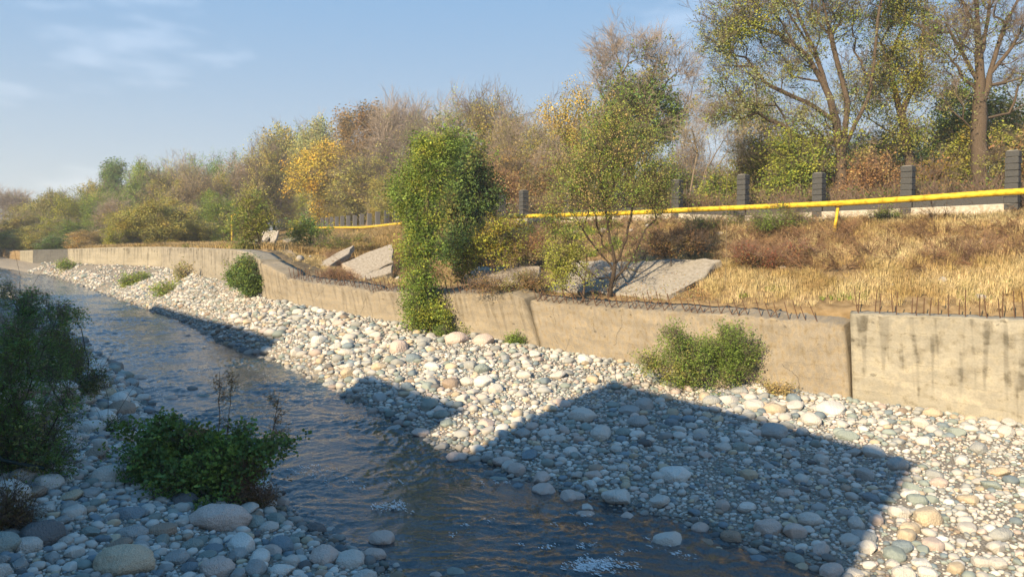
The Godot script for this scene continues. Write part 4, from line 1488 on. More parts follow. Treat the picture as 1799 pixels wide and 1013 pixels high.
	photo_tree("wall_bush", "spreading green bush leaning on the long wall section from the gravel", "bush", p, -p.z, [[[1240, 676], [1236, 640], [1220, 600]], [[1240, 674], [1262, 630], [1275, 585]], [[1240, 675], [1200, 650], [1160, 620]], [[1242, 672], [1290, 640], [1325, 610]], [[1240, 660], [1205, 625], [1185, 585]]],
		[[1190, 632, 52, 36, 190, 1.0, -0.3], [1235, 630, 56, 38, 220, 1.0, -0.3], [1275, 625, 46, 42, 170, 1.0, -0.2], [1280, 585, 30, 16, 50, 0.9, -0.2], [1180, 595, 26, 22, 50, 0.8, -0.4], [1315, 620, 26, 34, 60, 0.9, -0.1], [1140, 630, 24, 20, 40, 0.9, -0.4], [1230, 660, 80, 14, 70, 0.9, -0.3]],
		0, 0.03, [3.4, 13, 0.15, 0.05, 0.55], [GREEN * 1.0, GREEN * 0.75, GREEN * 1.3, OLIVE * 1.2], 0.22, 0.2, 28)
	p = meet(river, 438, 519, 28.0, 40.0)
	if p.y < -100: p = Vector3(-11.3, 2.8, -32.2)
	photo_tree("round_bush", "rounded green bush standing on the gravel at the wall bend", "bush", p, -p.z, [[[438, 518], [436, 490], [432, 465]], [[438, 516], [448, 490], [452, 470]], [[438, 516], [424, 495], [415, 478]]],
		[[436, 490, 28, 28, 190, 1.0, 0.0], [430, 470, 20, 16, 70, 1.0, 0.0], [446, 500, 20, 18, 70, 1.0, 0.0], [418, 492, 12, 16, 40, 1.0, 0.0]], 0, 0.04, [4.2, 13, 0.2, 0.09, 0.6], [GREEN * 0.95, DEEP * 1.6, LIME * 0.8], 0.3, 0.25, 29)
	# green weeds on the gravel
	for k in [[228, 500, 14, 14, "small bright green bush on the gravel near the far water"], [318, 490, 16, 30, "thin pale weed before the far wall section"], [116, 474, 18, 16, "olive weeds at the near end of the dark wall section"], [290, 515, 22, 8, "low green weeds in the far gravel"], [247, 494, 8, 9, "tiny green weed beside the small bright bush"], [362, 478, 9, 22, "thin dry weed close to the wall before its bend"]]:
		p = meet(river, k[0], k[1], 20.0, 78.0)
		if p.y < -100: continue
		d = -p.z
		var bare: bool = k[3] > 18
		photo_tree("weed_clump", k[4], "weeds", p, d, [[[k[0], k[1]], [k[0] + 1, k[1] - k[3] * 0.8]]], [[k[0], k[1] - k[3] * 0.5, k[2], k[3] * 0.55, 60, 0.5 if bare else 1.0, 0.0]], 1, 0.03, [3.0, 10, 0.28, 0.13, 0.5], [OLIVE * 1.4, STRAW] if bare else [GREEN * 1.4, LIME], 0.4, 0.3, 60 + int(k[0]) % 30, "weeds on the gravel")
	for k in [[815, 586, 34, 16, "low green weeds at the wall foot beside the poplar"], [775, 588, 18, 12, "trailing leaves under the poplar on the stones"], [905, 604, 16, 8, "small green weed at the wall foot near the crack"], [1365, 692, 30, 10, "yellow dry grass clump at the wall foot by the joint"]]:
		p = meet(river, k[0], k[1], 15.0, 35.0)
		if p.y < -100: continue
		d = -p.z
		photo_tree("weed_clump", k[4], "weeds", p, d, [[[k[0], k[1]], [k[0] + 1, k[1] - k[3] * 0.6]]], [[k[0], k[1] - k[3] * 0.4, k[2], k[3] * 0.7, 80, 1.0, 0.0]], 0, 0.02, [3.0, 11, 0.13, 0.06, 0.5], [GREEN, GREEN * 1.3, DEEP * 1.5] if k[0] != 1365 else [STRAW, OLIVE * 1.4], 0.2, 0.2, 70 + int(k[0]) % 30, "weeds on the gravel")
	# shaded left bank
	p = meet(river, 350, 868, 7.0, 20.0)
	if p.y < -100: p = Vector3(-4.9, 0.6, -11.8)
	d = -p.z
	photo_tree("leafy_bush", "broad bush of round dark green leaves between boulders and river", "bush", p, d, [[[350, 868], [345, 820], [335, 765]], [[352, 866], [300, 815], [255, 775]], [[352, 866], [400, 815], [425, 765]], [[355, 866], [430, 830], [470, 785], [515, 752]], [[352, 866], [375, 800], [385, 760]]],
		[[265, 800, 50, 42, 150, 1.0, 0.1], [325, 800, 56, 42, 180, 1.0, 0.0], [385, 808, 48, 38, 150, 1.0, -0.1], [350, 840, 100, 34, 220, 1.0, -0.1], [430, 815, 40, 40, 70, 0.8, -0.1], [480, 782, 26, 18, 34, 0.9, -0.1], [507, 760, 16, 12, 16, 1.0, -0.1], [435, 760, 20, 24, 26, 0.8, 0.0], [215, 770, 26, 22, 40, 0.8, 0.3], [300, 745, 30, 16, 34, 0.8, 0.2], [415, 865, 34, 18, 40, 0.5, -0.2]],
		2, 0.025, [2.6, 10, 0.12, 0.062, 0.95], [GREEN * 1.05, DEEP * 1.8, GREEN * 0.85, GREEN * 1.35], 0.16, 0.14, 31)
	p = meet(river, 430, 886, 7.0, 20.0)
	if p.y < -100: p = Vector3(-4.0, 0.5, -11.3)
	photo_tree("withered_plant", "withered brown plant trailing on stones right of the leafy bush", "plant", p, -p.z, [[[430, 884], [440, 840], [450, 800]], [[430, 884], [465, 865], [480, 845]]],
		[[430, 860, 34, 24, 90, 0.8, 0.0], [465, 870, 26, 18, 60, 0.7, 0.0], [440, 825, 24, 30, 50, 0.4, 0.0]], 4, 0.012, [2.2, 9, 0.09, 0.045, 0.6], [RUST * 0.6, RUST * 0.45, OLIVE * 0.5], 0.16, 0.14, 32)
	for k in [[384, 862, [[384, 862], [384, 760], [385, 650]], [[390, 680, 22, 34, 26]], "tall straight weed with brown seed heads rising behind the leafy bush"], [455, 872, [[455, 872], [475, 780], [490, 690]], [[490, 735, 20, 42, 34], [478, 700, 12, 16, 10]], "bent weed with brown seed heads over the water"], [405, 866, [[405, 866], [400, 760], [408, 655]], [[405, 668, 16, 20, 14], [395, 740, 16, 16, 10]], "slender brown weed between two taller weeds"], [372, 868, [[372, 868], [350, 760]], [[345, 755, 30, 12, 10]], "short brown weed leaning over the leafy bush"]]:
		p = meet(river, k[0], k[1], 7.0, 20.0)
		if p.y < -100: continue
		var bl := []
		for b in k[3]: bl.append([b[0], b[1], b[2], b[3], b[4], 1.0, 0.0])
		photo_tree("seed_weed", k[4], "weed", p, -p.z, [k[2]], bl, 4, 0.009, [1.6, 9, 0.05, 0.03, 0.6], [RUST * 0.9, RUST * 0.7, STRAW * 0.5], 0.1, 0.16, 80 + int(k[0]) % 50, "seed weeds by the leafy bush")
	var shrubs := [
		[40, 836, 11.9, [[50, 740, 66, 60, 200, 1.0], [20, 640, 46, 80, 190, 1.0], [90, 800, 52, 34, 120, 1.0], [105, 700, 34, 50, 70, 0.7], [20, 800, 44, 50, 140, 1.0]], "large dark shrub at the left edge, nearest of the shrubs", 41],
		[45, 700, 16.5, [[40, 600, 60, 66, 220, 1.0], [90, 640, 46, 44, 140, 1.0], [20, 540, 34, 34, 90, 1.0], [100, 560, 26, 26, 50, 0.9]], "dark shrub at the left edge with branch tips over the river", 42],
		[150, 694, 18.5, [[135, 640, 36, 34, 150, 1.0], [165, 668, 24, 20, 70, 1.0], [110, 605, 34, 34, 110, 1.0], [120, 555, 20, 18, 40, 1.0]], "low shrub with yellowish tip between stones and river", 43],
		[185, 760, 14.5, [[200, 750, 26, 14, 40, 0.6], [140, 770, 30, 16, 40, 0.6]], "sparse low shrub over the white stones, left bank", 44],
		[30, 545, 24.0, [[20, 520, 30, 24, 100, 1.0], [60, 525, 26, 14, 60, 1.0]], "far dark shrub at the left edge beside the river", 45],
		[5, 930, 9.6, [[15, 890, 34, 50, 110, 0.7], [30, 940, 30, 30, 60, 0.6]], "dry brownish shrub in the bottom left corner", 46]]
	for s in shrubs:
		p = meet(river, maxf(s[0], 4.0), s[1], 6.0, 40.0)
		if p.y < -100 or absf(-p.z - s[2]) > 5.0:
			var q := at(s[0], s[1], s[2])
			p = Vector3(q.x, maxf(height(river, q.x, s[2]), 0.4), -s[2])
		d = -p.z
		var bl := []
		for b in s[3]: bl.append([b[0], b[1], b[2], b[3], int(b[4] * 0.62), b[5], 0.0])
		var t := [DEEP * 1.7, GREEN * 0.95, DEEP * 2.1, OLIVE * 1.1] if s[5] != 46 else [STRAW * 0.5, RUST * 0.4, OLIVE * 0.6]
		if s[5] == 43: t = [OLIVE * 0.8, DEEP * 1.3, LIME * 0.7]
		photo_tree("bank_shrub", s[4], "shrub", p, d, [[[s[0], s[1]], [s[0] + 5, s[1] - 60], [s[0] - 10, s[1] - 120]], [[s[0], s[1]], [s[0] + 30, s[1] - 50], [s[0] + 55, s[1] - 90]], [[s[0], s[1]], [s[0] - 20, s[1] - 50]]], bl, 2, 0.022, [3.0, 11, 0.12, 0.05, 0.5], t, 0.26, 0.2, s[5], "shrubs on the left bank")

func build_tall_trees() -> void:
	# big tree with arching limbs
	var p := on_upland(14.0, 33.0)
	var d := 33.0
	photo_tree("arching_tree", "tall grey green tree with several arching trunks behind the fence", "tree", p, d, [[[1482, 372], [1480, 300], [1470, 215], [1440, 110], [1405, 30], [1370, -80]], [[1470, 215], [1420, 180], [1350, 150], [1290, 165], [1250, 200]], [[1455, 165], [1420, 100], [1370, 60], [1310, 40]], [[1480, 290], [1490, 180], [1460, 60], [1430, -60]], [[1440, 110], [1380, 10], [1320, -70]], [[1485, 260], [1530, 160], [1540, 60], [1560, -60]]],
		[[1270, 60, 56, 66, 170, 0.8, 0.0], [1330, 20, 70, 50, 190, 0.8, 0.0], [1300, 160, 70, 46, 160, 0.7, 0.2], [1380, 110, 70, 60, 170, 0.5, 0.4], [1430, 30, 80, 60, 190, 0.5, 0.5], [1380, -50, 130, 55, 220, 0.6, 0.3], [1500, 20, 60, 80, 150, 0.45, 0.8], [1420, 200, 60, 46, 120, 0.6, 0.2], [1500, 150, 46, 70, 110, 0.45, 0.4], [1470, 260, 60, 40, 80, 0.6, 0.4], [1260, 200, 40, 30, 60, 0.6, 0.0], [1520, -60, 90, 50, 120, 0.5, 0.5]],
		0, 0.27, [2.8, 16, 0.28, 0.085, 0.6], [SILVER * 1.1, SILVER * 1.3, OLIVE, GREEN * 1.1, LIME], 0.6, 0.5, 101)
	# leaning yellow-green tree
	p = on_upland(18.3, 35.0)
	d = 35.0
	photo_tree("leaning_tree", "yellow green tree with a leaning trunk behind the second fence post", "tree", p, d, [[[1606, 372], [1600, 290], [1585, 200], [1560, 110], [1530, 20], [1515, -70]], [[1585, 200], [1620, 120], [1625, 30]], [[1560, 110], [1590, 40], [1600, -60]]],
		[[1580, 30, 50, 60, 170, 0.9, 0.0], [1560, 110, 50, 46, 140, 0.9, 0.0], [1610, 140, 40, 50, 120, 0.8, 0.0], [1535, 170, 36, 36, 80, 0.8, -0.3], [1600, -50, 70, 46, 130, 0.8, 0.0], [1590, 230, 50, 40, 90, 0.7, 0.0], [1640, 60, 34, 50, 80, 0.7, 0.2]],
		0, 0.2, [3.2, 16, 0.28, 0.095, 0.65], [LIME * 0.85, OLIVE * 1.2, LIME, GREEN * 1.1, GOLD * 0.6], 0.5, 0.45, 102)
	# mostly bare tree at the right
	p = on_upland(20.2, 32.0)
	d = 32.0
	photo_tree("bare_tree", "tall mostly bare tree with thick upright trunk near the right edge", "tree", p, d, [[[1722, 374], [1720, 290], [1722, 190], [1722, 100], [1716, 10], [1706, -80]], [[1722, 190], [1742, 130], [1780, 80], [1830, 60]], [[1722, 110], [1735, 40], [1745, -60]], [[1722, 150], [1690, 90], [1660, 40], [1630, 10]], [[1720, 60], [1690, 0], [1670, -60]], [[1735, 145], [1760, 60], [1800, -20]]],
		[[1700, 30, 60, 60, 170, 0.18, 0.0], [1780, 60, 50, 60, 150, 0.1, 0.2], [1660, 60, 40, 50, 110, 0.3, 0.0], [1760, -40, 90, 50, 170, 0.12, 0.2], [1680, 150, 40, 50, 80, 0.5, 0.0], [1790, 140, 36, 50, 80, 0.15, 0.2], [1690, -50, 50, 50, 90, 0.15, 0.0]],
		0, 0.3, [3.0, 11, 0.3, 0.1, 0.6], [SILVER, OLIVE, GREEN * 0.9], 0.6, 0.45, 103)
	p = on_upland(23.5, 38.0)
	photo_tree("dark_tree", "dark green bushy tree behind the bare trunk at the right", "tree", p, 38.0, [[[1725, 370], [1715, 290], [1700, 210]], [[1720, 320], [1760, 250], [1770, 200]], [[1720, 320], [1670, 270]]],
		[[1700, 190, 56, 50, 170, 1.0, 0.0], [1680, 260, 56, 50, 170, 1.0, 0.0], [1760, 230, 50, 60, 150, 0.9, 0.0], [1730, 300, 80, 40, 130, 0.8, 0.0]], 2, 0.16, [3.6, 13, 0.32, 0.13, 0.65], [DEEP * 1.4, GREEN * 0.7, DEEP * 1.8, OLIVE * 0.8], 0.4, 0.45, 104)
	p = on_upland(21.2, 33.4)
	photo_tree("yellowing_shrub", "yellow green arching shrub in front of the bare trunk", "shrub", p, 33.4, [[[1700, 372], [1690, 310], [1680, 265]], [[1700, 350], [1740, 290], [1790, 275]]],
		[[1700, 265, 56, 30, 110, 0.9, -0.4], [1760, 250, 40, 24, 70, 0.9, -0.4], [1670, 300, 34, 34, 70, 0.8, -0.3]], 0, 0.06, [3.0, 12, 0.26, 0.11, 0.65], [LIME * 0.9, OLIVE, GOLD * 0.7], 0.4, 0.36, 105)
	# tree with bare top in the middle
	p = on_upland(6.8, 43.0)
	d = 43.0
	photo_tree("bare_topped_tree", "green tree whose bare forked top stands above the middle of the wood", "tree", p, d, [[[1110, 380], [1108, 280], [1104, 200], [1090, 120], [1075, 70]], [[1106, 240], [1140, 170], [1155, 100]], [[1130, 190], [1175, 140], [1205, 115]], [[1106, 260], [1160, 220], [1215, 190]]],
		[[1080, 95, 44, 40, 170, 0.0, 0.0], [1150, 95, 44, 40, 130, 0.05, 0.0], [1200, 130, 30, 30, 70, 0.0, 0.0], [1060, 140, 26, 34, 60, 0.1, 0.0], [1110, 180, 56, 46, 200, 1.0, 0.0], [1090, 240, 60, 50, 190, 1.0, 0.0], [1165, 210, 40, 40, 120, 0.9, 0.0], [1150, 150, 24, 40, 60, 0.6, 0.0], [1215, 185, 30, 26, 50, 0.0, 0.0]],
		1, 0.2, [3.6, 13, 0.36, 0.14, 0.65], [GREEN * 0.85, DEEP * 1.7, GREEN * 1.1, OLIVE], 0.85, 0.5, 106)
	# pale leaning bare stems
	p = on_upland(8.4, 36.5)
	photo_tree("leaning_branches", "leafless pale stems leaning right behind the fence", "shrub", p, 36.5, [[[1205, 378], [1235, 330], [1262, 290], [1290, 250]], [[1207, 375], [1215, 320], [1225, 270], [1215, 215]], [[1215, 370], [1262, 320], [1290, 300], [1330, 285]], [[1235, 330], [1250, 270], [1240, 220]], [[1225, 350], [1240, 300], [1275, 240]]],
		[[1240, 225, 44, 34, 80, 0.05, 0.0], [1290, 260, 36, 34, 60, 0.1, 0.0], [1210, 260, 26, 40, 40, 0.1, 0.0]], 3, 0.075, [2.0, 9, 0.26, 0.1, 0.6], [OLIVE, STRAW], 0.7, 0.4, 107)
	p = on_upland(15.7, 47.0)
	photo_tree("slender_tree", "slender sparse tree with pale leaves standing alone against the sky gap", "tree", p, 47.0, [[[1345, 370], [1338, 290], [1330, 200]], [[1340, 310], [1312, 240], [1300, 200]], [[1338, 280], [1360, 220]]],
		[[1330, 205, 34, 34, 130, 0.7, 0.0], [1310, 250, 30, 44, 100, 0.4, 0.0], [1355, 240, 26, 40, 80, 0.6, 0.0]], 3, 0.11, [2.6, 11, 0.36, 0.13, 0.6], [OLIVE * 1.4, STRAW, LIME], 0.8, 0.5, 108)
	var shrubs := [
		[1395, 376, 33.0, [[1395, 270, 40, 50, 150, 1.0], [1420, 300, 34, 40, 110, 1.0], [1380, 330, 40, 30, 80, 0.9]], [LIME * 1.05, GREEN * 1.2, LIME * 0.8], 0, "bright yellow green shrub left of the arching trunks", 111],
		[1330, 376, 37.0, [[1340, 280, 36, 44, 130, 0.9], [1310, 320, 40, 34, 110, 0.8]], [OLIVE * 1.2, LIME * 0.9, STRAW], 0, "olive shrub behind the fence below the slender tree", 112],
		[1262, 378, 35.0, [[1265, 330, 30, 30, 80, 0.9], [1285, 350, 26, 24, 50, 0.9]], [LIME, GREEN], 0, "green shrub tangled in the pale leaning stems", 113],
		[1520, 374, 32.5, [[1525, 310, 40, 34, 130, 0.8], [1560, 330, 30, 26, 70, 0.8], [1500, 340, 24, 26, 50, 0.8]], [RUST * 1.1, RUST * 0.8, STRAW], 4, "rust red shrub behind the fence between two posts", 114],
		[1640, 370, 33.0, [[1640, 320, 40, 34, 110, 0.6], [1680, 330, 30, 26, 60, 0.6]], [OLIVE * 0.9, GOLD * 0.6, RUST * 0.8], 0, "brownish shrub behind the fence beside the leaning trunk", 115],
		[1770, 364, 30.0, [[1770, 300, 40, 40, 110, 0.3], [1810, 270, 30, 50, 80, 0.5]], [STRAW * 0.8, RUST * 0.7, OLIVE], 0, "dry brown shrub behind the right hand fence post", 116],
		[1455, 376, 36.0, [[1450, 280, 36, 46, 110, 0.9], [1440, 330, 40, 30, 90, 0.8]], [GREEN, OLIVE, LIME * 0.9], 0, "green shrub at the foot of the arching trunks", 117],
		[860, 392, 47.0, [[860, 320, 40, 34, 120, 0.7], [900, 340, 40, 30, 90, 0.6]], [RUST * 0.9, STRAW, RUST * 0.7], 4, "reddish brown shrub behind the fence right of the poplar", 118],
		[950, 390, 46.0, [[950, 310, 40, 44, 130, 0.7], [985, 340, 34, 34, 80, 0.6]], [OLIVE, RUST * 0.7, STRAW * 0.9], 0, "brown green shrub behind the lone fence post", 119],
		[1160, 384, 41.0, [[1165, 320, 44, 44, 150, 0.9], [1130, 350, 40, 30, 80, 0.8], [1200, 330, 26, 34, 60, 0.8]], [GREEN * 0.9, OLIVE, DEEP * 1.6], 0, "dense green shrub behind the twisted small tree", 120],
		[1030, 386, 44.0, [[1030, 300, 50, 50, 150, 0.8], [1000, 340, 40, 34, 80, 0.7]], [OLIVE * 1.1, GREEN, STRAW], 0, "olive shrub behind the twisted small tree, left side", 121],
		[1570, 372, 40.0, [[1560, 260, 50, 50, 140, 0.7], [1600, 300, 40, 40, 90, 0.7], [1520, 270, 30, 40, 70, 0.6]], [OLIVE, GREEN * 0.9, DEEP * 1.6], 0, "olive green shrub in the gap between the tall trunks", 122]]
	for s in shrubs:
		var q := at(s[0], s[1], s[2])
		p = on_upland(q.x, s[2])
		var bl := []
		for b in s[3]: bl.append([b[0], b[1], b[2], b[3], b[4], b[5], 0.0])
		photo_tree("woodland_shrub", s[6], "shrub", p, s[2], [[[s[0], s[1]], [s[0], s[1] - 40]], [[s[0], s[1]], [s[0] + 18, s[1] - 45]], [[s[0], s[1]], [s[0] - 18, s[1] - 45]]], bl, s[5], 0.045, [3.2, 12, 0.3, 0.12, 0.6], s[4], 0.6, 0.4, s[7], "shrubs behind the fence")

var stock := {}
func stock_tree(kind: String) -> Node3D:
	# a tree ten metres high, to be copied into the wood
	if stock.has(kind): return stock[kind]
	var o := Node3D.new()
	o.name = kind
	var n := [Color(1, 1, 1), Color(1.15, 1.05, 0.9), Color(0.8, 0.85, 0.85), Color(1.3, 1.05, 0.8)]
	match kind:
		"round": grow(o, [[Vector3(0, 0, 0), Vector3(0.1, 2.5, 0), Vector3(0, 6, 0.2), Vector3(0.2, 8.5, 0)], [Vector3(0.1, 2.5, 0), Vector3(2, 5, 1)], [Vector3(0.1, 3, 0), Vector3(-1.8, 5.5, -1)], [Vector3(0, 3.4, 0), Vector3(0.5, 5, -2)]], [[Vector3(0, 6.2, 0), Vector3(3.6, 3.6, 3.6), 190, 1.0], [Vector3(1.8, 4, 1), Vector3(2.3, 2, 2.3), 60, 1.0], [Vector3(-1.9, 4.4, -0.6), Vector3(2.2, 2.2, 2.2), 60, 1.0], [Vector3(0, 2.2, 1), Vector3(3, 1.5, 2.6), 60, 0.9]], 0, 0.24, [5.0, 20, 0.6, 0.17, 0.7], n, 1.1, 0.8, 201)
		"wide": grow(o, [[Vector3(0, 0, 0), Vector3(0.2, 2, 0), Vector3(-0.4, 5, 0.2), Vector3(-0.6, 8.2, 0)], [Vector3(0.2, 2, 0), Vector3(2.6, 5, 0.6), Vector3(3.2, 7, 0)], [Vector3(0, 3, 0), Vector3(-3, 5.5, -0.6)]], [[Vector3(-0.6, 7.4, 0), Vector3(2.4, 2.4, 2.4), 100, 1.0], [Vector3(2.8, 6.2, 0.3), Vector3(2.3, 2.3, 2.3), 90, 1.0], [Vector3(-3.2, 5.6, -0.4), Vector3(2.2, 2, 2.2), 80, 1.0], [Vector3(0.4, 4.4, 1.4), Vector3(3.2, 2, 2.4), 90, 1.0], [Vector3(0, 2, 0.6), Vector3(3.4, 1.3, 2.4), 50, 0.8]], 0, 0.24, [5.0, 20, 0.6, 0.17, 0.7], n, 1.1, 0.8, 202)
		"sparse": grow(o, [[Vector3(0, 0, 0), Vector3(0.1, 2.5, 0), Vector3(0.3, 6, 0.2), Vector3(0.1, 9, 0)], [Vector3(0.1, 2.5, 0), Vector3(1.6, 5.5, 0.6), Vector3(2.2, 8, 0.4)], [Vector3(0.1, 3, 0), Vector3(-1.6, 6, -0.6), Vector3(-2, 8, -0.4)]], [[Vector3(0.2, 7.2, 0), Vector3(2.6, 2.8, 2.6), 170, 0.55], [Vector3(1.9, 6, 0.4), Vector3(2, 2.6, 2), 90, 0.5], [Vector3(-1.8, 6, -0.4), Vector3(2, 2.4, 2), 90, 0.5], [Vector3(0, 3.4, 0), Vector3(2.6, 1.8, 2.6), 60, 0.4]], 1, 0.2, [4.0, 18, 0.55, 0.16, 0.65], n, 1.5, 0.8, 203)
		"bare": grow(o, [[Vector3(0, 0, 0), Vector3(0.1, 2.5, 0), Vector3(0.2, 6, 0.2), Vector3(0, 9, 0)], [Vector3(0.1, 2, 0), Vector3(1.3, 5.5, 0.6), Vector3(1.8, 8.4, 0.4)], [Vector3(0.1, 2.4, 0), Vector3(-1.4, 5.6, -0.6), Vector3(-1.9, 8.2, -0.4)], [Vector3(0.1, 3, 0), Vector3(0.2, 6, 1.6)]], [[Vector3(0.1, 7.6, 0), Vector3(2.3, 2.6, 2.3), 190, 0.06], [Vector3(1.6, 6.6, 0.4), Vector3(1.8, 2.6, 1.8), 110, 0.06], [Vector3(-1.6, 6.4, -0.4), Vector3(1.8, 2.6, 1.8), 110, 0.06], [Vector3(0, 3.6, 0), Vector3(2.4, 1.8, 2.4), 90, 0.1]], 1, 0.2, [3.0, 12, 0.5, 0.2, 0.65], n, 1.7, 0.8, 204)
		"twiggy": grow(o, [[Vector3(0, 0, 0), Vector3(0.1, 2.5, 0), Vector3(0.2, 6, 0.2), Vector3(0, 9, 0)], [Vector3(0.1, 2, 0), Vector3(1.5, 5.0, 0.6), Vector3(2.2, 7.6, 0.4)], [Vector3(0.1, 2.4, 0), Vector3(-1.6, 5.2, -0.6), Vector3(-2.3, 7.4, -0.4)], [Vector3(0.1, 3, 0), Vector3(0.2, 6, 1.6)]], [[Vector3(0.1, 7.2, 0), Vector3(2.6, 2.7, 2.6), 190, 0.5], [Vector3(1.9, 5.6, 0.4), Vector3(2.2, 2.6, 2.2), 120, 0.5], [Vector3(-1.9, 5.4, -0.4), Vector3(2.2, 2.6, 2.2), 120, 0.5], [Vector3(0, 3.2, 0), Vector3(3.0, 1.9, 2.8), 90, 0.6]], 3, 0.2, [4.5, 12, 0.5, 0.16, 0.5], n, 1.2, 0.8, 207)
		"spruce": grow(o, [[Vector3(0, 0, 0), Vector3(0, 4, 0), Vector3(0.05, 9.6, 0)]], [[Vector3(0, 8.6, 0), Vector3(0.8, 1.5, 0.8), 60, 1.0], [Vector3(0, 6.6, 0), Vector3(1.5, 1.5, 1.5), 90, 1.0], [Vector3(0, 4.6, 0), Vector3(2.1, 1.4, 2.1), 100, 1.0], [Vector3(0, 2.6, 0), Vector3(2.5, 1.4, 2.5), 90, 1.0]], 2, 0.2, [4.4, 13, 0.45, 0.2, 0.4], n, 0.8, 0.7, 205)
		"brushy": grow(o, [[Vector3(0, 0, 0), Vector3(0.1, 3, 0)], [Vector3(0, 0, 0), Vector3(2, 3.5, 0.5)], [Vector3(0, 0, 0), Vector3(-2, 3.5, -0.5)], [Vector3(0, 0, 0), Vector3(0.3, 3, 2)]], [[Vector3(0, 6, 0), Vector3(3.4, 3.6, 3), 150, 1.0], [Vector3(2.4, 4, 0.3), Vector3(2.8, 3, 2.6), 100, 1.0], [Vector3(-2.6, 4, -0.3), Vector3(2.8, 3, 2.6), 100, 1.0], [Vector3(0, 2, 0.6), Vector3(4.6, 1.8, 3.4), 100, 0.9]], 0, 0.14, [5.0, 22, 0.65, 0.19, 0.7], n, 1.3, 0.8, 206)
	stock[kind] = o
	return o

